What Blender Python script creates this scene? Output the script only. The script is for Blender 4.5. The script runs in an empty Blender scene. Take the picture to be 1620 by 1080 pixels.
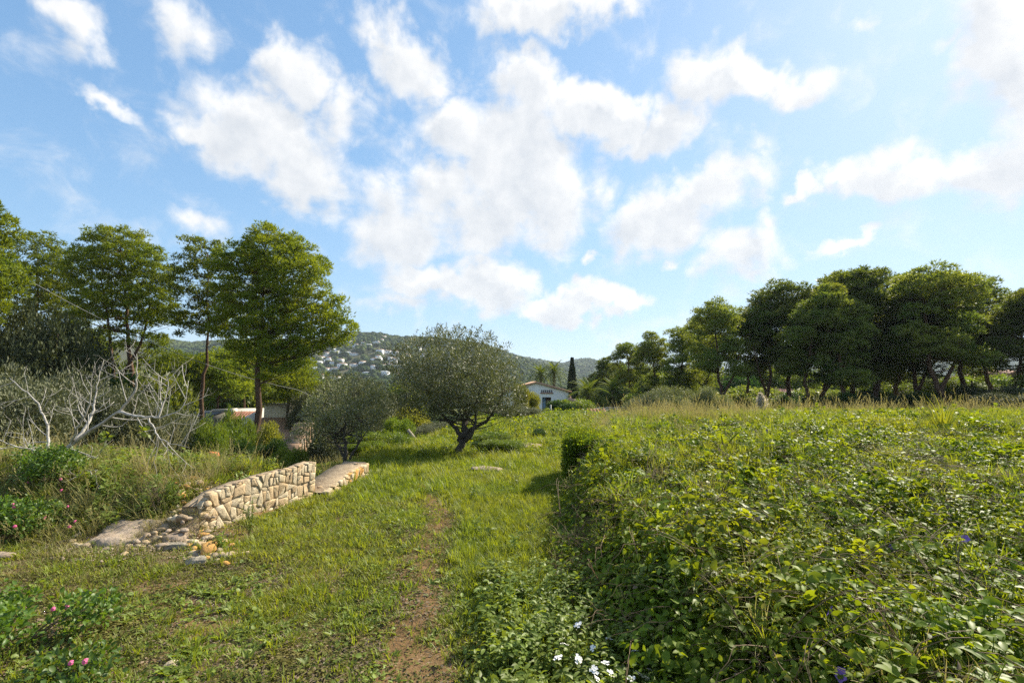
import bpy, math, random
import numpy as np
from math import radians, sin, cos, pi

RNG = np.random.default_rng(7)
random.seed(7)
SC = bpy.context.scene
COL = SC.collection

# ------------------------------------------------------------------ camera
F = 765.0                       # focal length in pixels of the 1620 wide photograph
PITCH = math.atan(65.0 / F)
CAMZ = 1.6
cam_d = bpy.data.cameras.new("camera")
cam_d.sensor_width = 36.0
cam_d.lens = F / 1620 * 36
cam_d.clip_start = 0.05
cam_d.clip_end = 9000
cam = bpy.data.objects.new("camera", cam_d)
COL.objects.link(cam)
cam.location = (0, 0, CAMZ)
cam.rotation_euler = (pi / 2 + PITCH, 0, 0)
SC.camera = cam

# ------------------------------------------------------------------ light and exposure
SUN_AZ = radians(48)            # to the right of the view direction
SUN_EL = radians(37)
SKY_STRENGTH = 0.13
SC.view_settings.view_transform = 'Standard'
SC.view_settings.look = 'None'
SC.view_settings.gamma = 1
SC.view_settings.use_curve_mapping = False
SC.view_settings.exposure = 1.1
sun_d = bpy.data.lights.new("sun", 'SUN')
sun_d.energy = 4.9
sun_d.angle = radians(0.6)
sun_d.color = (1.0, 0.91, 0.72)
sun = bpy.data.objects.new("sun", sun_d)
COL.objects.link(sun)
# lamp shines along -Z; its +Z must point at the sun
sun.rotation_euler = (pi / 2 - SUN_EL, 0, -SUN_AZ + pi)
sun.rotation_euler = (pi / 2 - SUN_EL, 0, pi - SUN_AZ)
SC.render.engine = 'CYCLES'
cy = SC.cycles
cy.use_denoising = False
cy.use_adaptive_sampling = False
cy.max_bounces = 6
cy.diffuse_bounces = 3
cy.glossy_bounces = 2
cy.transmission_bounces = 3
cy.volume_bounces = 0
cy.transparent_max_bounces = 4
cy.sample_clamp_indirect = 6
cy.caustics_reflective = False
cy.caustics_refractive = False


def ray(px, py):
    v = (540 - py) / F
    u = (px - 810) / F
    return np.array([u, cos(PITCH) - v * sin(PITCH), sin(PITCH) + v * cos(PITCH)])


def at(px, py, Y):
    r = ray(px, py)
    return np.array([0, 0, CAMZ]) + r * (Y / r[1])


def azel(px, py):
    r = ray(px, py)
    r = r / np.linalg.norm(r)
    return np.array([math.atan2(r[0], r[1]), math.asin(r[2])])


# clouds: (px, py, rx, ry, tilt degrees, weight)
CLOUDS = [
    (430, 225, 150, 75, 28, 1.15), (465, 110, 75, 75, 35, .95), (490, 290, 90, 55, 25, 1.0), (545, 190, 65, 70, 40, .8),
    (330, 200, 75, 32, 20, .9), (400, 150, 70, 40, 10, .7), (640, 90, 95, 60, 35, .95), (690, 130, 60, 50, 20, .8), (590, 60, 60, 35, 10, .7),
    (290, 60, 55, 75, 50, .62), (105, 20, 70, 42, 30, .75), (170, 172, 75, 26, 30, .8), (120, 45, 40, 60, 55, .6),
    (840, 130, 60, 65, 20, 1.1), (800, 230, 125, 95, 10, 1.2), (855, 310, 85, 100, 0, 1.2), (730, 210, 75, 70, 0, .95),
    (640, 375, 95, 65, -15, 1.1), (690, 305, 90, 55, -10, .9), (920, 180, 85, 60, 15, 1.15), (985, 200, 65, 55, 0, 1.1),
    (760, 350, 80, 70, 0, 1.1), (600, 320, 60, 50, 20, .7),
    (1060, 205, 75, 45, -45, 1.1), (1115, 125, 60, 60, -40, 1.05), (1215, 130, 100, 50, 8, 1.15), (1015, 235, 50, 35, 0, 1.0),
    (870, 15, 130, 50, -5, 1.1), (985, 10, 60, 30, 0, .8), (940, 300, 35, 55, 0, .55),
    (1050, 350, 85, 62, -10, 1.15), (1110, 300, 70, 40, -20, .95), (1185, 275, 60, 40, -10, .7), (1180, 392, 90, 50, -5, 1.1), (1215, 350, 35, 35, 0, .7),
    (945, 398, 25, 15, 0, .9), (1580, 70, 110, 110, -15, 1.1), (1620, 150, 110, 90, 0, 1.05), (1440, 275, 110, 52, 5, 1.15), (1560, 270, 130, 55, -15, 1.1),
    (1340, 280, 60, 32, -10, 1.0), (1265, 292, 32, 16, -5, .8), (1430, 225, 60, 35, 0, .7), (1640, 220, 70, 80, 0, 1.0), (1480, 70, 60, 25, -15, .55),
    (770, 455, 72, 48, 5, 1.3), (690, 455, 85, 38, 8, 1.15), (920, 478, 95, 30, 3, 1.35), (980, 490, 60, 22, 5, 1.3), (850, 488, 55, 20, 0, 1.2),
    (640, 485, 70, 25, 0, .6), (1350, 383, 50, 13, -3, .85), (1365, 50, 45, 22, -30, .55), (310, 370, 65, 26, 15, .6), (560, 395, 40, 20, 0, .5),
    (1075, 418, 20, 10, 0, .5), (1200, 235, 40, 20, 0, .45), (920, 455, 40, 26, 0, 1.0), (640, 250, 40, 40, 0, .4)]


def build_world():
    w = bpy.data.worlds.new("World")
    SC.world = w
    w.use_nodes = True
    nt = w.node_tree
    nt.nodes.clear()
    N, Lk = nt.nodes, nt.links
    g = bpy.data.node_groups.new("cloud_density", 'ShaderNodeTree')
    g.interface.new_socket("Vector", in_out='INPUT', socket_type='NodeSocketVector')
    g.interface.new_socket("Density", in_out='OUTPUT', socket_type='NodeSocketFloat')
    gi, go = g.nodes.new('NodeGroupInput'), g.nodes.new('NodeGroupOutput')

    def m(tree, op, a, b=None, c=None, clamp=False):
        n = tree.nodes.new('ShaderNodeMath')
        n.operation = op
        n.use_clamp = clamp
        for i, v in enumerate((a, b, c)):
            if v is None:
                continue
            if isinstance(v, (int, float)):
                n.inputs[i].default_value = v
            else:
                tree.links.new(v, n.inputs[i])
        return n.outputs[0]

    def vm(tree, op, a, b=None):
        n = tree.nodes.new('ShaderNodeVectorMath')
        n.operation = op
        for i, v in enumerate((a, b)):
            if v is None:
                continue
            if isinstance(v, (tuple, list)):
                n.inputs[i].default_value = v
            elif isinstance(v, (int, float)) and op == 'SCALE':
                n.inputs['Scale'].default_value = v
            else:
                tree.links.new(v, n.inputs[i])
        return n.outputs[0]

    def noise(tree, vec, scale, detail, rough, dist=0, color=False):
        n = tree.nodes.new('ShaderNodeTexNoise')
        n.noise_dimensions = '2D'
        n.inputs['Scale'].default_value = scale
        n.inputs['Detail'].default_value = detail
        n.inputs['Roughness'].default_value = rough
        n.inputs['Distortion'].default_value = dist
        tree.links.new(vec, n.inputs['Vector'])
        return n.outputs['Color' if color else 'Fac']
    P = gi.outputs[0]
    wn = noise(g, P, 7, 3, .55, color=True)
    warp = vm(g, 'SCALE', vm(g, 'SUBTRACT', wn, (.5, .5, .5)), .13)
    wn2 = noise(g, P, 30, 3, .6, color=True)
    warp2 = vm(g, 'SCALE', vm(g, 'SUBTRACT', wn2, (.5, .5, .5)), .035)
    Q = vm(g, 'ADD', vm(g, 'ADD', P, warp), warp2)
    Q = vm(g, 'MULTIPLY', Q, (1, 1, 0))
    acc = None
    for (px, py, rx, ry, tilt, wgt) in CLOUDS:
        c = azel(px, py)
        J = np.stack([(azel(px + 5, py) - c) / 5, (azel(px, py - 5) - c) / 5], 1)
        t = -radians(tilt)
        R = np.array([[cos(t), -sin(t)], [sin(t), cos(t)]])
        U, S, _ = np.linalg.svd(J @ R @ np.diag([rx * 1.25, ry * 1.25]))
        mp = g.nodes.new('ShaderNodeMapping')
        mp.vector_type = 'TEXTURE'
        mp.inputs['Location'].default_value = (c[0], c[1], 0)
        mp.inputs['Rotation'].default_value = (0, 0, math.atan2(U[1, 0], U[0, 0]))
        mp.inputs['Scale'].default_value = (S[0], S[1], 1)
        g.links.new(Q, mp.inputs['Vector'])
        gr = g.nodes.new('ShaderNodeTexGradient')
        gr.gradient_type = 'SPHERICAL'
        g.links.new(mp.outputs[0], gr.inputs[0])
        v = m(g, 'MULTIPLY', gr.outputs['Fac'], wgt)
        acc = v if acc is None else m(g, 'SMOOTH_MAX', acc, v, .12)
    # the same broken cloud carries on outside the frame
    sx = g.nodes.new('ShaderNodeSeparateXYZ')
    g.links.new(P, sx.inputs[0])
    ax = m(g, 'ABSOLUTE', sx.outputs[0])
    out = m(g, 'MAXIMUM', m(g, 'MULTIPLY', m(g, 'SUBTRACT', ax, .86), 5, clamp=True),
            m(g, 'MULTIPLY', m(g, 'SUBTRACT', sx.outputs[1], .72), 5, clamp=True))
    big = noise(g, P, 2.6, 2, .5)
    outer = m(g, 'MULTIPLY', m(g, 'MULTIPLY', m(g, 'SUBTRACT', big, .5), 4.0, clamp=True), out)
    acc = m(g, 'MAXIMUM', acc, outer)
    fb = noise(g, vm(g, 'MULTIPLY', P, (1, 1.25, 0)), 11, 9, .6, .25)
    d = m(g, 'ADD', acc, m(g, 'MULTIPLY', m(g, 'SUBTRACT', fb, .5), .9))
    mr = g.nodes.new('ShaderNodeMapRange')
    mr.interpolation_type = 'SMOOTHSTEP'
    mr.inputs['From Min'].default_value = .05
    mr.inputs['From Max'].default_value = .66
    g.links.new(d, mr.inputs['Value'])
    # no cloud below the horizon
    g.links.new(mr.outputs[0], go.inputs[0])

    tc = N.new('ShaderNodeTexCoord')
    sep = N.new('ShaderNodeSeparateXYZ')
    nv = vm(nt, 'NORMALIZE', tc.outputs['Generated'])
    Lk.new(nv, sep.inputs[0])
    a = m(nt, 'ARCTAN2', sep.outputs[0], sep.outputs[1])
    e = m(nt, 'ARCSINE', sep.outputs[2])
    cb = N.new('ShaderNodeCombineXYZ')
    Lk.new(a, cb.inputs[0])
    Lk.new(e, cb.inputs[1])
    g1 = N.new('ShaderNodeGroup')
    g1.node_tree = g
    Lk.new(cb.outputs[0], g1.inputs[0])
    g2 = N.new('ShaderNodeGroup')
    g2.node_tree = g
    Lk.new(vm(nt, 'ADD', cb.outputs[0], (.022, .034, 0)), g2.inputs[0])
    D, D2 = g1.outputs[0], g2.outputs[0]
    sky = N.new('ShaderNodeTexSky')
    sky.sky_type = 'NISHITA'
    sky.sun_disc = False
    sky.sun_elevation = SUN_EL
    sky.sun_rotation = SUN_AZ
    sky.altitude = 50
    sky.air_density = 1.0
    sky.dust_density = .35
    sky.ozone_density = 2.2
    # cloud lit from the sun side, greyer where more cloud lies between it and the sun
    fbs = noise(nt, cb.outputs[0], 16, 5, .55)
    sh = m(nt, 'ADD', m(nt, 'MULTIPLY', D2, .62), m(nt, 'MULTIPLY', m(nt, 'SUBTRACT', fbs, .45), 1.4), clamp=True)
    mc = N.new('ShaderNodeMix')
    mc.data_type = 'RGBA'
    Lk.new(sh, mc.inputs['Factor'])
    mc.inputs['A'].default_value = (3.95, 3.92, 3.86, 1)
    mc.inputs['B'].default_value = (2.75, 2.88, 3.05, 1)
    lift = N.new('ShaderNodeMix')      # thin milky veil over the blue
    lift.data_type = 'RGBA'
    lift.blend_type = 'ADD'
    lift.inputs['Factor'].default_value = 1
    # the photograph's soft highlight roll-off, applied evenly to the whole sky
    g0 = vm(nt, 'MULTIPLY', sky.outputs[0], (1.25, 1.55, 1.85))
    den = vm(nt, 'ADD', vm(nt, 'MULTIPLY', g0, (1 / 5.6, 1 / 6.4, 1 / 7.6)), (1, 1, 1))
    Lk.new(vm(nt, 'DIVIDE', g0, den), lift.inputs['A'])
    lift.inputs['B'].default_value = (.12, .25, .35, 1)
    hs = N.new('ShaderNodeHueSaturation')
    hs.inputs['Saturation'].default_value = 1.03
    hs.inputs['Value'].default_value = .76
    Lk.new(lift.outputs['Result'], hs.inputs['Color'])
    mx = N.new('ShaderNodeMix')
    mx.data_type = 'RGBA'
    Lk.new(m(nt, 'MULTIPLY', D, .95), mx.inputs['Factor'])
    Lk.new(hs.outputs[0], mx.inputs['A'])
    Lk.new(mc.outputs['Result'], mx.inputs['B'])
    bg = N.new('ShaderNodeBackground')
    bg.inputs['Strength'].default_value = SKY_STRENGTH
    Lk.new(mx.outputs['Result'], bg.inputs['Color'])
    ow = N.new('ShaderNodeOutputWorld')
    Lk.new(bg.outputs[0], ow.inputs[0])
    w.cycles.sampling_method = 'MANUAL'
    w.cycles.sample_map_resolution = 512


build_world()

# ------------------------------------------------------------------ helpers


def sm(a, b, x):
    t = np.clip((np.asarray(x, float) - a) / (b - a), 0, 1)
    return t * t * (3 - 2 * t)


def vnoise(x, y, seed=0):
    x = np.asarray(x, float)
    y = np.asarray(y, float)
    xi, yi = np.floor(x).astype(np.int64), np.floor(y).astype(np.int64)
    xf, yf = x - xi, y - yi
    xf, yf = xf * xf * (3 - 2 * xf), yf * yf * (3 - 2 * yf)

    def h(i, j):
        n = (i * 374761393 + j * 668265263 + seed * 1274126177) & 0xffffffff
        n = ((n ^ (n >> 13)) * 1274126177) & 0xffffffff
        return ((n ^ (n >> 16)) & 0xffff) / 65535.0
    return (h(xi, yi) * (1 - xf) + h(xi + 1, yi) * xf) * (1 - yf) + (h(xi, yi + 1) * (1 - xf) + h(xi + 1, yi + 1) * xf) * yf


def fbm(x, y, s=1.0, seed=0, oct=3):
    t, a, r = 0, .5, 0
    for k in range(oct):
        t = t + a * vnoise(np.asarray(x) * s, np.asarray(y) * s, seed + k)
        r += a
        a *= .5
        s *= 2.1
    return t / r


XE_Y = [0, 5, 7, 9, 12.7, 16, 22, 30]
XE_X = [-4.2, -3.45, -2.95, -2.75, -3.6, -2.6, -1.6, -1.0]
XB_Y = [0, 2.2, 3.1, 4, 5, 6.5, 7.6, 8.8, 10, 14, 20, 30]
XB_X = [1.15, .95, .62, .52, .52, .75, .98, 1.25, 1.65, 2.6, 4.2, 6.5]
HT_Y = [0, 3, 5, 9, 12.5, 15, 18, 25, 40]
HT_X = [.26, .33, .46, .64, .52, .36, .12, -.4, -.8]


def terrain(x, y, rough=True):
    x = np.asarray(x, float)
    y = np.asarray(y, float)
    z = -.2 * sm(8, 14, y) - 1.9 * sm(25, 45, y) - 2.5 * sm(45, 80, y)
    xe = np.interp(y, XE_Y, XE_X)
    dl = xe - x
    z = z + .40 * sm(0.1, .5, dl) * sm(5.0, 5.9, y) * (1 - sm(6.9, 7.4, y)) + .35 * sm(.5, 3, dl) * sm(4.5, 6, y) * (1 - sm(7.5, 10, y)) * (1 - sm(0.1, .5, dl) * sm(5.0, 5.9, y) * (1 - sm(6.9, 7.4, y)) * .6)
    z = z - 3.2 * sm(8.5, 24, y) * sm(0, 7, dl) - .5 * sm(7.2, 9, y) * sm(0, .8, dl)
    xb = np.interp(y, XB_Y, XB_X)
    dr = x - xb
    ht = np.interp(y, HT_Y, HT_X) - (-.2 * sm(8, 14, y) - 1.9 * sm(25, 45, y))
    z = z + ht * sm(-.05, .55, dr) * (1 - sm(38, 60, y)) + .06 * sm(.5, 6, dr) * (1 - sm(12, 20, y))
    if rough:
        near = np.exp(-np.hypot(x, y) / 40)
        z = z + near * (.10 * (fbm(x, y, .7, 3) - .5) + .035 * (fbm(x, y, 4, 9) - .5))
        z = z + near * .26 * (fbm(x, y, 1.1, 21) - .5) * sm(.2, .9, dr) * (1 - sm(20, 30, y))
    return z


def ground_at(x, y):
    return float(terrain(x, y))


def mat(name, color=(.5, .5, .5), rough=.8, spec=.3, metal=0, noise=0, nscale=8, bump=0, bscale=30, col2=None, detail=5):
    m = bpy.data.materials.new(name)
    m.use_nodes = True
    nt = m.node_tree
    b = nt.nodes['Principled BSDF']
    b.inputs['Roughness'].default_value = rough
    b.inputs['Metallic'].default_value = metal
    b.inputs['Specular IOR Level'].default_value = spec
    b.inputs['Base Color'].default_value = (*color, 1)
    geo = nt.nodes.new('ShaderNodeTexCoord')
    if col2 is not None or noise:
        if col2 is None:
            col2 = tuple(c * (1 - noise) for c in color)
        n = nt.nodes.new('ShaderNodeTexNoise')
        n.inputs['Scale'].default_value = nscale
        n.inputs['Detail'].default_value = detail
        n.inputs['Roughness'].default_value = .65
        nt.links.new(geo.outputs['Object'], n.inputs['Vector'])
        r = nt.nodes.new('ShaderNodeMapRange')
        r.inputs['From Min'].default_value = .32
        r.inputs['From Max'].default_value = .68
        nt.links.new(n.outputs['Fac'], r.inputs['Value'])
        mx = nt.nodes.new('ShaderNodeMix')
        mx.data_type = 'RGBA'
        mx.inputs['A'].default_value = (*color, 1)
        mx.inputs['B'].default_value = (*col2, 1)
        nt.links.new(r.outputs[0], mx.inputs['Factor'])
        oi = nt.nodes.new('ShaderNodeObjectInfo')
        mr = nt.nodes.new('ShaderNodeMapRange')
        mr.inputs['To Min'].default_value = .82
        mr.inputs['To Max'].default_value = 1.12
        nt.links.new(oi.outputs['Random'], mr.inputs['Value'])
        mu = nt.nodes.new('ShaderNodeVectorMath')
        mu.operation = 'SCALE'
        nt.links.new(mx.outputs['Result'], mu.inputs[0])
        nt.links.new(mr.outputs[0], mu.inputs['Scale'])
        nt.links.new(mu.outputs[0], b.inputs['Base Color'])
    if bump:
        n = nt.nodes.new('ShaderNodeTexNoise')
        n.inputs['Scale'].default_value = bscale
        n.inputs['Detail'].default_value = 8
        n.inputs['Roughness'].default_value = .7
        nt.links.new(geo.outputs['Object'], n.inputs['Vector'])
        bp = nt.nodes.new('ShaderNodeBump')
        bp.inputs['Strength'].default_value = bump
        bp.inputs['Distance'].default_value = .02
        nt.links.new(n.outputs['Fac'], bp.inputs['Height'])
        nt.links.new(bp.outputs[0], b.inputs['Normal'])
    return m


def leafmat(name, ca, cb, cc=None, trans=.4, tcol=(1.5, 1.35, .45), rough=.5, spec=.35, patch=.5, back=None, pscale=1.2):
    """leaf colour runs ca..cb by leaf, drifting to cc in patches; light passes through."""
    m = bpy.data.materials.new(name)
    m.use_nodes = True
    nt = m.node_tree
    N, L = nt.nodes, nt.links
    b = N['Principled BSDF']
    b.inputs['Roughness'].default_value = rough
    b.inputs['Specular IOR Level'].default_value = spec
    at_ = N.new('ShaderNodeAttribute')
    at_.attribute_name = 'rnd'
    mx = N.new('ShaderNodeMix')
    mx.data_type = 'RGBA'
    mx.inputs['A'].default_value = (*ca, 1)
    mx.inputs['B'].default_value = (*cb, 1)
    L.new(at_.outputs['Fac'], mx.inputs['Factor'])
    geo = N.new('ShaderNodeNewGeometry')
    n = N.new('ShaderNodeTexNoise')
    n.inputs['Scale'].default_value = pscale
    n.inputs['Detail'].default_value = 4
    L.new(geo.outputs['Position'], n.inputs['Vector'])
    r = N.new('ShaderNodeMapRange')
    r.inputs['From Min'].default_value = .4
    r.inputs['From Max'].default_value = .66
    r.inputs['To Max'].default_value = patch
    L.new(n.outputs['Fac'], r.inputs['Value'])
    m2 = N.new('ShaderNodeMix')
    m2.data_type = 'RGBA'
    L.new(mx.outputs['Result'], m2.inputs['A'])
    m2.inputs['B'].default_value = (*(cc or cb), 1)
    L.new(r.outputs[0], m2.inputs['Factor'])
    oi = N.new('ShaderNodeObjectInfo')
    mr = N.new('ShaderNodeMapRange')
    mr.inputs['To Min'].default_value = .72
    mr.inputs['To Max'].default_value = 1.25
    L.new(oi.outputs['Random'], mr.inputs['Value'])
    mu = N.new('ShaderNodeVectorMath')
    mu.operation = 'SCALE'
    L.new(m2.outputs['Result'], mu.inputs[0])
    L.new(mr.outputs[0], mu.inputs['Scale'])
    col = mu.outputs[0]
    if back:
        m3 = N.new('ShaderNodeMix')
        m3.data_type = 'RGBA'
        L.new(geo.outputs['Backfacing'], m3.inputs['Factor'])
        L.new(col, m3.inputs['A'])
        m3.inputs['B'].default_value = (*back, 1)
        colb = m3.outputs['Result']
    else:
        colb = col
    L.new(colb, b.inputs['Base Color'])
    tr = N.new('ShaderNodeBsdfTranslucent')
    tm = N.new('ShaderNodeVectorMath')
    tm.operation = 'MULTIPLY'
    tm.inputs[1].default_value = tcol
    L.new(col, tm.inputs[0])
    L.new(tm.outputs[0], tr.inputs['Color'])
    ms = N.new('ShaderNodeMixShader')
    ms.inputs[0].default_value = trans
    L.new(b.outputs[0], ms.inputs[1])
    L.new(tr.outputs[0], ms.inputs[2])
    L.new(ms.outputs[0], N['Material Output'].inputs['Surface'])
    return m


class MB:
    """mesh builder: gathers vertices and faces in numpy arrays."""

    def __init__(self):
        self.v, self.q, self.t, self.r, self.n = [], [], [], [], 0
        self.qm, self.tm = [], []

    def add(self, V, Q=None, T=None, rnd=0.5, mi=0):
        V = np.asarray(V, float).reshape(-1, 3)
        if Q is not None and len(Q):
            Q = np.asarray(Q, np.int64).reshape(-1, 4)
            self.q.append(Q + self.n)
            self.qm.append(np.full(len(Q), mi))
        if T is not None and len(T):
            T = np.asarray(T, np.int64).reshape(-1, 3)
            self.t.append(T + self.n)
            self.tm.append(np.full(len(T), mi))
        self.v.append(V)
        self.r.append(np.broadcast_to(np.asarray(rnd, float), (len(V),)).copy())
        self.n += len(V)
        return self

    def leaves(self, P, D, Nn, L, W, tpl, rnd=None, mi=0):
        T, Q, TR = tpl
        n = len(P)
        if n == 0:
            return self
        D = D / (np.linalg.norm(D, axis=1, keepdims=True) + 1e-9)
        S = np.cross(D, Nn)
        S /= (np.linalg.norm(S, axis=1, keepdims=True) + 1e-9)
        Nn = np.cross(S, D)
        L = np.broadcast_to(L, (n,))[:, None, None]
        W = np.broadcast_to(W, (n,))[:, None, None]
        V = P[:, None, :] + T[None, :, 0:1] * L * D[:, None, :] + T[None, :, 1:2] * W * S[:, None, :] + T[None, :, 2:3] * L * Nn[:, None, :]
        k = len(T)
        off = (np.arange(n) * k)[:, None, None]
        if rnd is None:
            rnd = RNG.random(n)
        q = (Q[None] + off).reshape(-1, 4) if len(Q) else None
        t = (TR[None] + off).reshape(-1, 3) if len(TR) else None
        return self.add(V.reshape(-1, 3), q, t, np.repeat(np.broadcast_to(rnd, (n,)), k), mi)

    def box(self, x0, x1, y0, y1, z0, z1, mi=0):
        V = [(x, y, z) for x in (x0, x1) for y in (y0, y1) for z in (z0, z1)]
        Q = [(0, 1, 3, 2), (4, 6, 7, 5), (0, 4, 5, 1), (2, 3, 7, 6), (0, 2, 6, 4), (1, 5, 7, 3)]
        return self.add(V, Q, None, .5, mi)

    def tube(self, path, rad, sides=6, mi=0, cap=True):
        path = np.asarray(path, float)
        n = len(path)
        rad = np.broadcast_to(rad, (n,))
        tg = np.gradient(path, axis=0)
        tg /= np.linalg.norm(tg, axis=1, keepdims=True) + 1e-9
        ref = np.array([0, 0, 1.0]) if abs(tg[0][2]) < .9 else np.array([1.0, 0, 0])
        u = np.cross(tg[0], ref)
        u /= np.linalg.norm(u)
        V = []
        for i in range(n):
            u = u - tg[i] * np.dot(u, tg[i])
            u /= np.linalg.norm(u) + 1e-9
            w = np.cross(tg[i], u)
            a = np.arange(sides) / sides * 2 * pi
            V.append(path[i] + rad[i] * (np.cos(a)[:, None] * u + np.sin(a)[:, None] * w))
        V = np.concatenate(V)
        i, j = np.meshgrid(np.arange(n - 1), np.arange(sides), indexing='ij')
        j2 = (j + 1) % sides
        Q = np.stack([i * sides + j, i * sides + j2, (i + 1) * sides + j2, (i + 1) * sides + j], -1).reshape(-1, 4)
        T = []
        if cap:
            V = np.vstack([V, path[-1]])
            c = n * sides
            T = [(c - sides + k, c - sides + (k + 1) % sides, c) for k in range(sides)]
        return self.add(V, Q, T, .5, mi)

    def mesh(self, name, mats, smooth=False):
        me = bpy.data.meshes.new(name)
        if not self.v:
            return me
        V = np.concatenate(self.v)
        q = np.concatenate(self.q) if self.q else np.zeros((0, 4), np.int64)
        t = np.concatenate(self.t) if self.t else np.zeros((0, 3), np.int64)
        me.vertices.add(len(V))
        me.vertices.foreach_set('co', V.astype(np.float32).ravel())
        nl = len(q) * 4 + len(t) * 3
        me.loops.add(nl)
        me.loops.foreach_set('vertex_index', np.concatenate([q.ravel(), t.ravel()]).astype(np.int32))
        me.polygons.add(len(q) + len(t))
        ls = np.concatenate([np.arange(len(q)) * 4, len(q) * 4 + np.arange(len(t)) * 3]).astype(np.int32)
        me.polygons.foreach_set('loop_start', ls)
        if isinstance(mats, (list, tuple)):
            mi = np.concatenate(([np.concatenate(self.qm)] if self.qm else []) + ([np.concatenate(self.tm)] if self.tm else []))
            me.polygons.foreach_set('material_index', mi.astype(np.int32))
        me.update(calc_edges=True)
        a = me.attributes.new('rnd', 'FLOAT', 'POINT')
        a.data.foreach_set('value', np.concatenate(self.r).astype(np.float32))
        for mm in (mats if isinstance(mats, (list, tuple)) else [mats]):
            me.materials.append(mm)
        if smooth:
            me.polygons.foreach_set('use_smooth', np.ones(len(me.polygons), bool))
        me.validate()
        return me

    def build(self, name, mats, parent=None, smooth=False, link=True):
        o = bpy.data.objects.new(name, self.mesh(name, mats, smooth))
        if link:
            COL.objects.link(o)
        if parent:
            o.parent = parent
        return o


def obj(name, me, parent=None, loc=None, rot=None, scale=None):
    o = bpy.data.objects.new(name, me)
    COL.objects.link(o)
    if parent:
        o.parent = parent
    if loc is not None:
        o.location = loc
    if rot is not None:
        o.rotation_euler = rot
    if scale is not None:
        o.scale = scale if hasattr(scale, '__len__') else (scale,) * 3
    return o


def tag(o, label=None, cat=None, group=None, kind=None):
    if label:
        o['label'] = label
    if cat:
        o['category'] = cat
    if group:
        o['group'] = group
    if kind:
        o['kind'] = kind
    return o


def thing(name, label, cat, loc=(0, 0, 0), rz=0, group=None, scale=None):
    return tag(obj(name, None, None, loc, (0, 0, rz), scale), label, cat, group)


A = np.array
NQ = np.zeros((0, 4), np.int64)
NT = np.zeros((0, 3), np.int64)
NEEDLE = (A([(0, -.5, 0), (0, .5, 0), (1, 0, 0)]), NQ, A([(0, 1, 2)]))
LEAFQ = (A([(0, 0, 0), (.45, -.5, 0.03), (1, 0, -.08), (.45, .5, 0.03)]), A([(0, 1, 2, 3)]), NT)
LEAFF = (A([(0, 0, 0), (.5, 0, .0), (1, 0, -.22), (.12, -.34, .04), (.5, -.5, .06), (.82, -.26, -.06), (.12, .34, .04), (.5, .5, .06), (.82, .26, -.06)]),
         A([(0, 1, 4, 3), (1, 2, 5, 4), (0, 6, 7, 1), (1, 7, 8, 2)]), NT)
BLADE = (A([(0, -.5, 0), (0, .5, 0), (.35, -.45, .05), (.35, .45, .05), (.7, -.3, -.02), (.7, .3, -.02), (1, 0, -.2)]),
         A([(0, 2, 3, 1), (2, 4, 5, 3)]), A([(4, 6, 5)]))


def rdir(n):
    v = RNG.normal(size=(n, 3))
    return v / np.linalg.norm(v, axis=1, keepdims=True)


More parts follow.
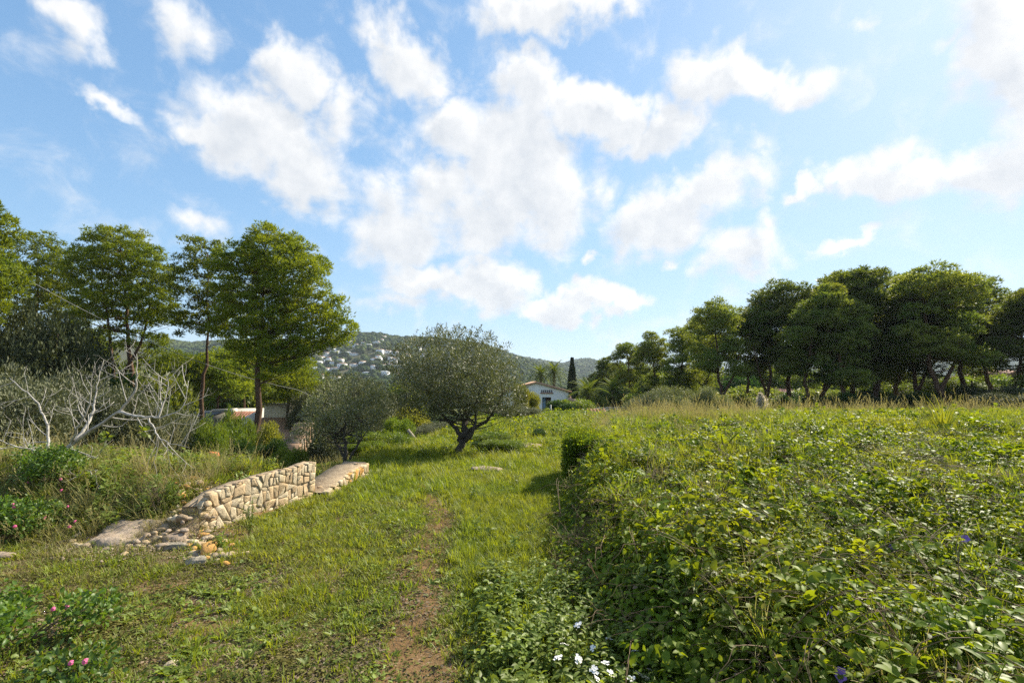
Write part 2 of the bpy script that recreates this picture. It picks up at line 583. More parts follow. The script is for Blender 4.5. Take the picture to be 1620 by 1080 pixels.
# ------------------------------------------------------------------ materials
M = dict(
    bark_pine=mat('pine_bark', (.14, .085, .055), .95, .1, col2=(.07, .045, .032), nscale=9, bump=1, bscale=25),
    bark_olive=mat('olive_bark', (.13, .115, .095), .95, .1, col2=(.06, .052, .045), nscale=14, bump=1, bscale=40),
    bark_fig=mat('bare_pale_bark', (.62, .58, .53), .85, .15, col2=(.28, .26, .23), nscale=18, bump=.5, bscale=60),
    twig=mat('dry_twig', (.20, .15, .11), .9, .1, noise=.4),
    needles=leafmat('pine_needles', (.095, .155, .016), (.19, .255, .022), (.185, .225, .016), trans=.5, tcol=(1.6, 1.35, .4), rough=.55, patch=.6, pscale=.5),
    needles_far=leafmat('pine_needles_shaded', (.075, .13, .032), (.165, .215, .05), (.17, .19, .04), trans=.5, tcol=(1.5, 1.35, .45), patch=.7, pscale=.45),  # darker, cooler copy of the needles with the grove's shade put into the colour
    olive=leafmat('olive_leaves', (.135, .16, .05), (.23, .25, .105), (.19, .20, .06), trans=.24, tcol=(1.2, 1.2, .6), rough=.48, spec=.2, patch=.4, back=(.20, .21, .135)),
    olive_dull=leafmat('grey_shrub_leaves', (.07, .085, .035), (.13, .14, .065), (.12, .125, .045), trans=.2, tcol=(1.2, 1.2, .6), rough=.6, spec=.25, patch=.5, back=(.16, .17, .10)),
    holm=leafmat('holm_oak_leaves', (.035, .05, .022), (.08, .095, .045), (.06, .07, .03), trans=.2, rough=.6, spec=.15, patch=.4),
    bush=leafmat('bush_leaves', (.075, .13, .018), (.15, .215, .028), (.18, .21, .03), trans=.42, tcol=(1.5, 1.4, .4), patch=.6),
    bush_dark=leafmat('dark_bush_leaves', (.022, .06, .014), (.045, .10, .022), (.05, .085, .02), trans=.3, tcol=(1.4, 1.4, .5), rough=.55, spec=.15),
    bush_yellow=leafmat('yellow_green_leaves', (.16, .19, .03), (.28, .27, .05), (.22, .20, .05), trans=.45, tcol=(1.3, 1.25, .4)),
    lantana=leafmat('lantana_leaves', (.055, .125, .018), (.12, .20, .028), (.09, .14, .03), trans=.42, rough=.45, spec=.4),
    vine=leafmat('bramble_leaves', (.075, .145, .014), (.175, .26, .022), (.22, .27, .030), trans=.48, tcol=(1.6, 1.3, .3), rough=.52, spec=.18, patch=.75, pscale=.9),
    weed=leafmat('weed_leaves', (.115, .18, .028), (.21, .28, .05), (.21, .25, .045), trans=.45, tcol=(1.45, 1.3, .4), rough=.5, patch=.6),
    grass=leafmat('green_grass', (.13, .20, .02), (.24, .30, .035), (.27, .28, .05), trans=.5, tcol=(1.4, 1.25, .35), patch=.7, pscale=.6),
    drygrass=leafmat('dry_grass', (.25, .22, .10), (.40, .34, .17), (.26, .29, .09), trans=.35, tcol=(1.2, 1.1, .7), rough=.7, spec=.2),
    moss=leafmat('low_moss', (.09, .105, .025), (.15, .15, .04), (.17, .13, .05), trans=.2, tcol=(1.2, 1.1, .5), rough=.8, spec=.1),
    runner=mat('reddish_stem', (.20, .13, .07), .7, .3, noise=.4),
    litter=mat('dry_litter', (.25, .19, .13), .9, .1, noise=.5, nscale=5),
    palm=leafmat('palm_leaves', (.075, .12, .025), (.15, .20, .045), (.16, .18, .04), trans=.35, rough=.65, spec=.12),
    cypress=leafmat('cypress_leaves', (.012, .03, .012), (.03, .055, .02), trans=.1),
    stone=mat('ochre_wall_stone', (.54, .41, .26), .9, .2, col2=(.36, .255, .15), nscale=7, bump=.9, bscale=28),
    stone_w=mat('cream_wall_stone', (.58, .49, .36), .9, .2, col2=(.41, .32, .20), nscale=6, bump=.9, bscale=26),
    stone_g=mat('grey_speckled_stone', (.50, .43, .33), .95, .1, col2=(.19, .165, .13), nscale=34, bump=1, bscale=40),
    stone_o=mat('orange_sandstone', (.56, .31, .095), .9, .15, col2=(.44, .25, .09), nscale=10, bump=.7, bscale=30),
    mortar=mat('wall_mortar', (.46, .36, .25), .95, .1, col2=(.27, .20, .13), nscale=12, bump=1, bscale=45),
    concrete=mat('weathered_footing', (.40, .32, .25), .95, .1, col2=(.25, .19, .14), nscale=9, bump=1, bscale=22),
    white=mat('white_render', (.82, .82, .82), .85, .2, col2=(.72, .73, .73), nscale=3, bump=.2),
    beige=mat('beige_render', (.76, .69, .55), .85, .2, col2=(.68, .61, .48), nscale=3, bump=.2),
    tile=mat('clay_roof_tile', (.42, .20, .13), .85, .2, col2=(.25, .13, .09), nscale=9, bump=.3),
    tile_l=mat('pale_clay_tile', (.52, .33, .22), .85, .2, col2=(.36, .23, .16), nscale=9, bump=.3),
    brown=mat('brown_door', (.08, .045, .03), .5, .4, noise=.3),
    glass=mat('window_glass', (.10, .17, .22), .08, .8),
    dark=mat('dark_opening', (.03, .03, .035), .4, .5),
    darkmetal=mat('solar_panel', (.02, .03, .05), .25, .6),
    post=mat('pale_post', (.45, .43, .38), .8, .3, noise=.3),
    postd=mat('dark_post', (.07, .06, .055), .8, .3, noise=.3),
    cable=mat('grey_cable', (.22, .22, .22), .5, .4),
    petal_w=mat('white_petals', (.80, .78, .76), .7, .2),
    petal_p=mat('purple_petals', (.22, .13, .45), .6, .2),
    petal_k=mat('pink_petals', (.72, .14, .30), .6, .2),
    plume=leafmat('cream_plume', (.72, .64, .50), (.80, .74, .62), trans=.5, tcol=(1.1, 1.05, 1), rough=.8, spec=.1),
    blue=mat('blue_tarp', (.12, .25, .42), .5, .4, noise=.3),
    red=mat('orange_sheet', (.55, .16, .06), .6, .3, noise=.3),
    scrub=mat('far_scrub', (.16, .13, .10), 1, 0, noise=.4, nscale=.05),
)
# far forest colour
M['forest'] = leafmat('far_forest', (.030, .055, .018), (.065, .095, .028), (.09, .11, .035), trans=.05, rough=.9, spec=.1, patch=.8, pscale=.012)


def ground_material():
    m = bpy.data.materials.new('ground_soil')
    m.use_nodes = True
    nt = m.node_tree
    N, L = nt.nodes, nt.links
    b = N['Principled BSDF']
    b.inputs['Roughness'].default_value = .95
    b.inputs['Specular IOR Level'].default_value = .1
    g = N.new('ShaderNodeNewGeometry')

    def noise(s, d=6, r=.6):
        n = N.new('ShaderNodeTexNoise')
        n.inputs['Scale'].default_value = s
        n.inputs['Detail'].default_value = d
        n.inputs['Roughness'].default_value = r
        L.new(g.outputs['Position'], n.inputs['Vector'])
        return n.outputs['Fac']

    def rng(v, a, c, lo=0, hi=1):
        r = N.new('ShaderNodeMapRange')
        r.inputs['From Min'].default_value = a
        r.inputs['From Max'].default_value = c
        r.inputs['To Min'].default_value = lo
        r.inputs['To Max'].default_value = hi
        L.new(v, r.inputs['Value'])
        return r.outputs[0]

    def mix(f, a, c):
        x = N.new('ShaderNodeMix')
        x.data_type = 'RGBA'
        L.new(f, x.inputs['Factor'])
        for s, v in (('A', a), ('B', c)):
            if isinstance(v, tuple):
                x.inputs[s].default_value = (*v, 1)
            else:
                L.new(v, x.inputs[s])
        return x.outputs['Result']
    soil = mix(rng(noise(2.2), .35, .65), (.22, .132, .062), (.145, .092, .046))
    soil = mix(rng(noise(40, 3), .58, .68), soil, (.34, .25, .16))
    soil = mix(rng(noise(22, 3), .60, .72), soil, (.085, .06, .04))
    moss = mix(rng(noise(16), .4, .6), (.105, .105, .03), (.16, .13, .06))
    c = mix(rng(noise(1.1), .42, .60, 0, .75), soil, moss)
    far = mix(rng(noise(.3), .4, .6), (.085, .115, .03), (.14, .14, .055))
    sp = N.new('ShaderNodeSeparateXYZ')
    L.new(g.outputs['Position'], sp.inputs[0])
    c = mix(rng(sp.outputs[1], 9, 16), c, far)
    L.new(c, b.inputs['Base Color'])
    bp = N.new('ShaderNodeBump')
    bp.inputs['Strength'].default_value = .9
    bp.inputs['Distance'].default_value = .03
    L.new(noise(28, 9, .7), bp.inputs['Height'])
    L.new(bp.outputs[0], b.inputs['Normal'])
    return m


M['ground'] = ground_material()
M['path'] = mat('path_earth', (.23, .135, .062), .95, .1, col2=(.14, .088, .042), nscale=9, bump=.9, bscale=45)

# ------------------------------------------------------------------ ground


def grid_mesh(xs, ys, zf):
    X, Y = np.meshgrid(xs, ys)
    Z = zf(X, Y)
    n, m_ = len(ys), len(xs)
    i, j = np.meshgrid(np.arange(n - 1), np.arange(m_ - 1), indexing='ij')
    Q = np.stack([i * m_ + j, i * m_ + j + 1, (i + 1) * m_ + j + 1, (i + 1) * m_ + j], -1).reshape(-1, 4)
    return np.stack([X, Y, Z], -1).reshape(-1, 3), Q


t = np.linspace(-1, 1, 330)
xs = np.sinh(t * 6.2) / math.sinh(6.2) * 3500
t = np.linspace(-.35, 1, 330)
ys = 5 + np.sinh(t * 6.2) / math.sinh(6.2) * 3500
V, Q = grid_mesh(xs, ys, terrain)
mb = MB().add(V, Q)
tag(mb.build('ground', M['ground'], smooth=True), kind='structure')

PATH_Y = [0, 1.5, 2.6, 4, 5.7, 7, 8.4, 10, 12]
PATH_X = [-.35, -.48, -.6, -.72, -.86, -1.15, -1.55, -1.95, -2.3]
PATH_W = [.34, .33, .31, .27, .22, .15, .10, .06, .03]


def path_dist(x, y):
    return np.abs(x - np.interp(y, PATH_Y, PATH_X) - .05 * np.sin(y * 2.3)) / np.interp(y, PATH_Y, PATH_W)


yy = np.linspace(-1, 11.5, 150)
pv = []
for k, y in enumerate(yy):
    c = np.interp(y, PATH_Y, PATH_X) + .05 * sin(y * 2.3)
    w = np.interp(y, PATH_Y, PATH_W)
    a_ = w * (1 + .7 * (vnoise(y * 4, 0, 5) - .5) + .4 * (vnoise(y * 15, 0, 6) - .5))
    b_ = w * (1 + .7 * (vnoise(y * 4, 9, 7) - .5) + .4 * (vnoise(y * 15, 9, 8) - .5))
    for s in np.linspace(-1, 1, 9):
        x = c + s * (a_ if s < 0 else b_)
        pv.append((x, y, float(terrain(x, y)) + .012 - .012 * s * s * 1.6))
Q = [(i * 9 + j, i * 9 + j + 1, (i + 1) * 9 + j + 1, (i + 1) * 9 + j) for i in range(149) for j in range(8)]
tag(MB().add(pv, Q).build('path', M['path'], smooth=True), kind='structure')

# ------------------------------------------------------------------ hills (u = x / y, depth y)


def crestA(u):      # left hill, crest about 800 m off
    px = 810 + F * u
    py = np.interp(px, [-900, 0, 300, 440, 520, 560, 600, 640, 700, 760, 830, 880, 930, 1000], [520, 530, 548, 545, 540, 534, 534, 540, 543, 552, 574, 590, 612, 625])
    return CAMZ + 800 * (605 - py) / F


def crestB(u):
    px = 810 + F * u
    py = np.interp(px, [300, 700, 820, 850, 890, 915, 930, 960, 1000, 1060, 1200, 1400, 1550, 1620, 1900, 2600], [590, 575, 571, 575, 580, 574, 573, 580, 584, 588, 590, 580, 562, 556, 545, 540])
    return CAMZ + 1500 * (605 - py) / F


def hillA(u, y):
    t_ = sm(330, 800, y) ** .85
    return -7 + (crestA(u) + 7) * t_ * (1 - .5 * sm(820, 1150, y)) + 7 * (fbm(u * 12, y / 70, 1, 31) - .5) * sm(350, 500, y)


def hillB(u, y):
    t_ = sm(700, 1500, y) ** .9
    return -8 + (crestB(u) + 8) * t_ * (1 - .5 * sm(1550, 2100, y)) + 14 * (fbm(u * 9, y / 160, 1, 41) - .5) * sm(800, 1100, y)


M['hillsoil'] = mat('hill_soil', (.13, .12, .075), 1, 0, col2=(.075, .085, .045), nscale=.03)
for nm, fn, u0, u1, y0, y1 in (('hillside', hillA, -1.6, .22, 320, 1150), ('distant_ridge', hillB, -.25, 1.7, 690, 2100)):
    us = np.linspace(u0, u1, 150)
    ys = np.linspace(y0, y1, 70)
    U, Y = np.meshgrid(us, ys)
    Z = fn(U, Y)
    n, m_ = len(ys), len(us)
    i, j = np.meshgrid(np.arange(n - 1), np.arange(m_ - 1), indexing='ij')
    Q = np.stack([i * m_ + j, i * m_ + j + 1, (i + 1) * m_ + j + 1, (i + 1) * m_ + j], -1).reshape(-1, 4)
    tag(MB().add(np.stack([U * Y, Y, Z], -1), Q).build(nm, M['hillsoil'], smooth=True), kind='structure')

# ------------------------------------------------------------------ scatter by geometry nodes (stuff only)
PROTOC = []


def scatter(name, P, rot, scl, idx, protos, kind='stuff', label=None):
    me = bpy.data.meshes.new(name)
    n = len(P)
    me.vertices.add(n)
    me.vertices.foreach_set('co', np.asarray(P, np.float32).ravel())
    for nm, tp, dat in (('rot', 'FLOAT_VECTOR', rot), ('scl', 'FLOAT', scl), ('idx', 'INT', idx)):
        a = me.attributes.new(nm, tp, 'POINT')
        a.data.foreach_set('vector' if tp == 'FLOAT_VECTOR' else 'value', np.asarray(dat, np.int32 if tp == 'INT' else np.float32).ravel())
    o = obj(name, me)
    tag(o, label, kind=kind)
    g = bpy.data.node_groups.new(name + '_nodes', 'GeometryNodeTree')
    g.interface.new_socket('Geometry', in_out='INPUT', socket_type='NodeSocketGeometry')
    g.interface.new_socket('Geometry', in_out='OUTPUT', socket_type='NodeSocketGeometry')
    gi, go = g.nodes.new('NodeGroupInput'), g.nodes.new('NodeGroupOutput')
    jn = g.nodes.new('GeometryNodeJoinGeometry')
    for p in protos:
        oi = g.nodes.new('GeometryNodeObjectInfo')
        oi.inputs['Object'].default_value = p
        oi.inputs['As Instance'].default_value = True
        g.links.new(oi.outputs['Geometry'], jn.inputs[0])
    iop = g.nodes.new('GeometryNodeInstanceOnPoints')
    g.links.new(gi.outputs[0], iop.inputs['Points'])
    g.links.new(jn.outputs[0], iop.inputs['Instance'])
    iop.inputs['Pick Instance'].default_value = True

    def attr(nm, tp):
        a = g.nodes.new('GeometryNodeInputNamedAttribute')
        a.data_type = tp
        a.inputs['Name'].default_value = nm
        return a.outputs['Attribute']
    g.links.new(attr('idx', 'INT'), iop.inputs['Instance Index'])
    e2r = g.nodes.new('FunctionNodeEulerToRotation')
    g.links.new(attr('rot', 'FLOAT_VECTOR'), e2r.inputs[0])
    g.links.new(e2r.outputs[0], iop.inputs['Rotation'])
    g.links.new(attr('scl', 'FLOAT'), iop.inputs['Scale'])
    g.links.new(iop.outputs[0], go.inputs[0])
    md = o.modifiers.new('scatter', 'NODES')
    md.node_group = g
    return o


def proto(name, mb, mats, smooth=False):
    return mb.build(name, mats, link=False, smooth=smooth)


# far tree blobs
def ico(sub=2):
    import bmesh
    bm = bmesh.new()
    bmesh.ops.create_icosphere(bm, subdivisions=sub, radius=1)
    bm.verts.ensure_lookup_table()
    V = np.array([v.co[:] for v in bm.verts])
    T = np.array([[v.index for v in f.verts] for f in bm.faces])
    bm.free()
    return V, T


I1, I2, I3 = ico(1), ico(2), ico(3)


def blob_proto(k):
    mb = MB()
    for c in range(5):
        ctr = RNG.normal(size=3) * (.45, .45, .22)
        V, T = I2
        W = V * (.55 + .25 * RNG.random(3)) * (1, 1, .75)
        W = W * (1 + .22 * np.sin(W[:, :1] * 9 + c) * np.cos(W[:, 1:2] * 8 + k))
        mb.add(W + ctr + (0, 0, .6), None, T, RNG.random() * .6 + RNG.random(len(V)) * .4)
    P = rdir(260) * (.75, .75, .6) * (.85 + .4 * RNG.random((260, 1))) + (0, 0, .6)
    mb.leaves(P, rdir(260), rdir(260), .32, .22, LEAFQ)
    return proto('far_tree_%d' % k, mb, M['forest'])


blobs = [blob_proto(k) for k in range(4)]


def far_forest(name, fn, u0, u1, y0, y1, n, s0, s1, keep=None):
    y = np.sqrt(RNG.uniform(y0 ** 2, y1 ** 2, n))
    u = RNG.uniform(u0, u1, n)
    k = np.ones(n, bool)
    if keep is not None:
        k = RNG.random(n) < keep(u, y)
    u, y = u[k], y[k]
    n = len(u)
    z = fn(u, y)
    s = RNG.uniform(s0, s1, n)
    scatter(name, np.stack([u * y, y, z - s * .15], 1), np.stack([np.zeros(n), np.zeros(n), RNG.uniform(0, 6.28, n)], 1), s, RNG.integers(0, 4, n), blobs)


# village belt and bare scrub on the left hill are thinner
def keepA(u, y):
    px = 810 + F * u
    town = sm(470, 500, px) * (1 - sm(760, 800, px)) * (1 - sm(600, 640, y)) * sm(380, 420, y)
    bare = np.exp(-((px - 585 - (y - 690) * -.3) / 42) ** 2) * np.exp(-((y - 700) / 55) ** 2)
    return 1 - .70 * town - .85 * bare


far_forest('hillside_forest', hillA, -.75, .2, 330, 900, 9500, 2.6, 5.2, keepA)
far_forest('ridge_forest', hillB, -.05, 1.25, 780, 1650, 9000, 5, 10)
far_forest('valley_forest', lambda u, y: terrain(u * y, y), -1.3, 1.5, 70, 420, 2600, 2.2, 4.2,
           lambda u, y: np.where((u > -.47) & (u < -.05) & (y > 150), .5, .8))

# ------------------------------------------------------------------ village houses
print('village')


def house_variant(w, d, h, roofm, two):
    parts = []
    mb = MB().box(-w / 2, w / 2, 0, d, -3, h)
    if two:
        mb.box(-w / 2 + w * .35, w / 2 - .4, 1.5, d - .3, h + .002, h + 2.6)
    parts.append(('wall', mb.mesh('wall', M['white'])))
    top = h + 2.6 if two else h
    x0, x1 = (-w / 2 + w * .35, w / 2 - .4) if two else (-w / 2, w / 2)
    r = MB()
    y0, y1 = (1.5, d - .3) if two else (0, d)
    e = .35
    V = [(x0 - e, y0 - e, top + .02), (x1 + e, y0 - e, top + .02), (x1 + e, y1 + e, top + .02), (x0 - e, y1 + e, top + .02),
         (x0 + 1.5, (y0 + y1) / 2, top + 1.1), (x1 - 1.5, (y0 + y1) / 2, top + 1.1)]
    r.add(V, [(0, 1, 5, 4), (2, 3, 4, 5), (3, 2, 1, 0)], [(1, 2, 5), (3, 0, 4)])
    parts.append(('roof', r.mesh('roof', roofm)))
    win = MB().box(-.6, .6, -.04, .05, -.65, .65).mesh('window', M['dark'])
    return parts, win, w, h


variants = [house_variant(12, 9, 3, M['tile_l'], False), house_variant(10, 8, 3.2, M['tile'], True), house_variant(15, 9, 3.4, M['white'], False), house_variant(9, 8, 5.4, M['tile_l'], False)]


def village_house(u, y, z, rz, k, label, scale, group):
    parts, win, w, h = variants[k]
    t_ = thing('village_house', label, 'house', (u * y, y, z), rz, group, scale)
    for nm, me in parts:
        obj(nm, me, t_)
    for i in range(3):
        obj('window', win, t_, ((i - 1) * w * .29, 0, h * .52))


ORD = ['first', 'second', 'third', 'fourth', 'fifth', 'sixth', 'seventh', 'eighth', 'ninth', 'tenth', 'eleventh', 'twelfth']
rows = [(655, 'highest', [607]), (612, 'second highest', [496, 512, 541, 549, 575, 592, 602]), (575, 'third highest', [489, 520, 534, 560, 570, 583, 597, 640, 658, 690]),
        (540, 'middle', [494, 506, 517, 530, 545, 556, 600, 612, 625, 637, 650, 668]), (505, 'lower middle', [491, 503, 519, 531, 540, 588, 598, 610, 622, 634, 650, 672]),
        (470, 'lowest', [487, 499, 512, 527, 541, 560, 575, 592, 604, 618, 632, 648]), (430, 'valley floor', [505, 530, 556, 580, 603, 625, 640])]
ii = 0
for y, nm, pxs in rows:
    for px in pxs:
        yy_ = y + RNG.uniform(-14, 14)
        u = (px + RNG.uniform(-2, 2) - 810) / F
        z = float(hillA(u, yy_))
        sc_ = RNG.uniform(.55, .85)
        lab = ('lone white villa highest on the hillside above the village' if nm == 'highest' else
               '%s small house from the left in the %s row of the hillside village' % (ORD[pxs.index(px)], nm))
        village_house(u, yy_, z + 1.3, RNG.uniform(-.7, .7), int(RNG.integers(0, 4)), lab, sc_, None if nm == 'highest' else 'hillside village, %s row' % nm)

# ------------------------------------------------------------------ tree builders
print('trees')


def sub_clumps(lobes, spacing, seed, shell=.55, low_cut=-.8, gap=0, gmax=.74):
    """clump centres spread through the outer part of the big lobes"""
    rg = np.random.default_rng(seed)
    C = []
    cells = {}
    vol = A([l[3] * l[4] * l[5] for l in lobes])
    vol = vol / vol.sum()
    tot = 0
    fails = 0
    while fails < 1400 and len(C) < 900:
        l = lobes[rg.choice(len(lobes), p=vol)]
        d = rg.normal(size=3)
        d /= np.linalg.norm(d)
        r = rg.uniform(shell, 1.0)
        if d[2] < low_cut:
            continue
        p = A(l[:3]) + d * r * A(l[3:6])
        if C:
            q = A(C)
            if np.min(((q - p) ** 2).sum(1)) < spacing ** 2:
                fails += 1
                continue
        C.append(p)
    C = A(C)
    if gap:
        g = vnoise(C[:, 0] * gap + C[:, 1] * gap * .6 + 31, C[:, 2] * gap * 1.2 + 17, seed)
        C = C[g < gmax]
    return C


def needles_crown(centres, cr, tufts, nlen, nwid, seed, flat=.9):
    mb = MB()
    rg = RNG
    n = len(centres)
    rad = cr * rg.uniform(.65, 1.25, n)
    T = int(tufts)
    C = np.repeat(centres, T, 0)
    R = np.repeat(rad, T)[:, None]
    d = rdir(n * T)
    d[:, 2] = np.where(d[:, 2] < -.35, -d[:, 2], d[:, 2])
    rr = rg.random((n * T, 1)) ** .4
    P = C + d * rr * R * A([1, 1, flat])
    P += rg.normal(size=P.shape) * .04
    out = d * A([.8, .8, .5]) + A([0, 0, .55]) + rdir(n * T) * .45
    out /= np.linalg.norm(out, axis=1, keepdims=True)
    k = 4
    P5 = np.repeat(P, k, 0)
    D5 = np.repeat(out, k, 0) + rdir(n * T * k) * .75
    Rn = np.repeat(np.clip(np.repeat(rg.random(n), T) * .8 + rg.random(n * T) * .3 - .05, 0, 1), k)
    mb.leaves(P5, D5, rdir(len(P5)), nlen * rg.uniform(.8, 1.4, len(P5)), nwid * 1.7, NEEDLE, Rn)
    return mb


def trunk_limbs(base, pts, r0, centres, bark, every=1, forks=None, sides=8, lowlimb=.25):
    mb = MB()
    pts = A(pts)
    # smooth the trunk line
    t0 = np.linspace(0, 1, len(pts))
    tt = np.linspace(0, 1, 16)
    path = np.stack([np.interp(tt, t0, pts[:, i]) for i in range(3)], 1)
    path[1:-1] += RNG.normal(size=(14, 3)) * r0 * .35 * A([1, 1, 0])
    L = len(path)
    rad = r0 * (1 - .82 * np.linspace(0, 1, L) ** 1.1)
    rad[0] *= 1.25
    mb.tube(path, rad, sides)
    for f in (forks or []):
        f = A(f)
        t0 = np.linspace(0, 1, len(f))
        fp = np.stack([np.interp(np.linspace(0, 1, 9), t0, f[:, i]) for i in range(3)], 1)
        mb.tube(fp, r0 * .7 * (1 - .75 * np.linspace(0, 1, 9)), sides)
    for c in centres[::every]:
        h = math.hypot(c[0] - path[-1][0], c[1] - path[-1][1])
        zt = c[2] - .22 * h * RNG.uniform(.3, 1.6) - .15
        zt = max(zt, path[0][2] + lowlimb * (path[-1][2] - path[0][2]))
        i = int(np.argmin(np.abs(path[:, 2] - zt)))
        s = path[i]
        mid = (s + c) / 2 + A([0, 0, -.08 * h]) + RNG.normal(size=3) * .06 * h
        tt = np.linspace(0, 1, 6)[:, None]
        p = (1 - tt) ** 2 * s + 2 * tt * (1 - tt) * mid + tt ** 2 * c
        r = max(.008, min(rad[i] * .4, .008 + .008 * np.linalg.norm(c - s)))
        mb.tube(p, r * (1 - .75 * tt[:, 0]), 5)
    return mb


def pine(lobes, trunkpts, r0, seed, label, group, spacing=.42, cr=.41, tufts=55, forks=None, nmat='needles', name='aleppo_pine', shell=.5, nl=.15, nw=.026):
    base = A(trunkpts[0])
    lob = [tuple(A(l[:3]) - base) + tuple(l[3:]) for l in lobes]
    C = sub_clumps(lob, spacing, seed, shell, gap=.9, gmax=.87)
    t_ = thing(name, label, 'pine tree', base, 0, group)
    trunk_limbs((0, 0, 0), A(trunkpts) - base, r0, C[::2], None, forks=[A(f) - base for f in forks] if forks else None).build('trunk', M['bark_pine'], t_, smooth=True)
    needles_crown(C, cr, tufts, nl, nw, seed).build('crown', M[nmat], t_)
    return t_


def LB(px, py, rx, ry, Y, dy=None, yo=0):
    p = at(px, py, Y + yo)
    s = (Y + yo) / F
    return (p[0], p[1], p[2], rx * s, dy if dy else (rx + ry) / 2 * s, ry * s)


def gpt(px, Y, dz=0):
    x = (px - 810) / F * Y
    return (x, Y, ground_at(x, Y) - .1 + dz)


LG = 'pines behind the fig tree on the left'
# big bright pine
Y = 26
pine([LB(432, 405, 52, 48, Y), LB(385, 440, 48, 60, Y, yo=.6), LB(470, 440, 50, 58, Y, yo=-.3), LB(495, 490, 46, 46, Y), LB(535, 520, 32, 32, Y), LB(425, 500, 55, 52, Y, yo=.3),
      LB(452, 570, 40, 26, Y), LB(372, 505, 36, 45, Y, yo=.8), LB(490, 535, 44, 30, Y), LB(455, 545, 50, 38, Y), LB(405, 560, 44, 32, Y, yo=.4), LB(520, 540, 30, 22, Y), LB(440, 595, 34, 20, Y, yo=.5)],
     [gpt(417, Y), at(404, 690, Y), at(408, 620, Y), at(416, 520, Y), at(418, 400, Y)], .24, 11,
     'tallest bright Aleppo pine, thick trunk rising beside the beige house', LG, tufts=64, spacing=.44, cr=.39, shell=.45)
Y = 27.5
pine([LB(320, 408, 36, 34, Y), LB(305, 450, 34, 38, Y), LB(342, 480, 34, 40, Y, yo=.5), LB(310, 512, 38, 26, Y), LB(345, 525, 28, 18, Y)],
     [gpt(310, Y), at(316, 680, Y), at(322, 600, Y), at(331, 545, Y), at(328, 400, Y)], .15, 12,
     'slender dark pine with a thin leaning trunk, left of the tallest pine', LG, tufts=52, spacing=.52, cr=.36)
Y = 28
pine([LB(188, 412, 60, 50, Y), LB(145, 432, 38, 48, Y), LB(232, 440, 42, 52, Y), LB(200, 485, 74, 38, Y), LB(150, 505, 48, 34, Y), LB(252, 500, 34, 36, Y), LB(225, 540, 48, 20, Y)],
     [gpt(207, Y), at(206, 640, Y), at(205, 580, Y), at(200, 500, Y), at(192, 410, Y)], .19, 13,
     'broad round-crowned pine with a forked trunk behind the bare fig tree', LG, tufts=60, spacing=.50, cr=.38,
     forks=[[gpt(181, Y), at(181, 640, Y), at(180, 590, Y), at(170, 500, Y), at(160, 440, Y)], [at(182, 615, Y), at(196, 590, Y), at(225, 540, Y), at(240, 470, Y)]])
Y = 30
pine([LB(62, 408, 40, 40, Y), LB(95, 440, 34, 44, Y), LB(45, 455, 46, 44, Y), LB(75, 495, 50, 34, Y), LB(115, 490, 28, 40, Y)],
     [gpt(62, Y), at(62, 600, Y), at(60, 520, Y), at(60, 410, Y)], .17, 14,
     'dark pine between the broad forked pine and the left picture edge', LG, tufts=56, spacing=.52, cr=.38)
Y = 19
pine([LB(-28, 360, 42, 40, Y), LB(-15, 445, 44, 40, Y), LB(-70, 400, 60, 80, Y), LB(-60, 480, 60, 40, Y)],
     [gpt(-75, Y), at(-75, 600, Y), at(-70, 500, Y), at(-60, 380, Y)], .2, 15,
     'sunlit yellow-green pine cut by the left picture edge', LG, tufts=50, spacing=.40, cr=.32)
k = 0
for (px, py, rx, ry, Y, lab) in [(262, 588, 52, 34, 38, 'low pale green pine behind the forked trunk'), (345, 590, 46, 34, 40, 'low pine seen behind the thin leaning trunk'),
                                 (385, 575, 36, 34, 42, 'low dark pine just left of the thick pine trunk'), (455, 600, 42, 38, 34, 'short bushy pine behind the beige house chimney'),
                                 (120, 560, 60, 40, 40, 'low shaded pine behind the holm oak')]:
    k += 1
    pine([LB(px, py, rx, ry, Y), LB(px - rx * .5, py + ry * .5, rx * .6, ry * .8, Y), LB(px + rx * .5, py + ry * .6, rx * .6, ry * .8, Y)],
         [gpt(px, Y), at(px, 640, Y), at(px + 4, py, Y)], .14, 20 + k, lab, 'low pines on the left', tufts=40, spacing=.55, cr=.5, nl=.19, nw=.035)

# generic pines for the right-hand grove
print('grove')


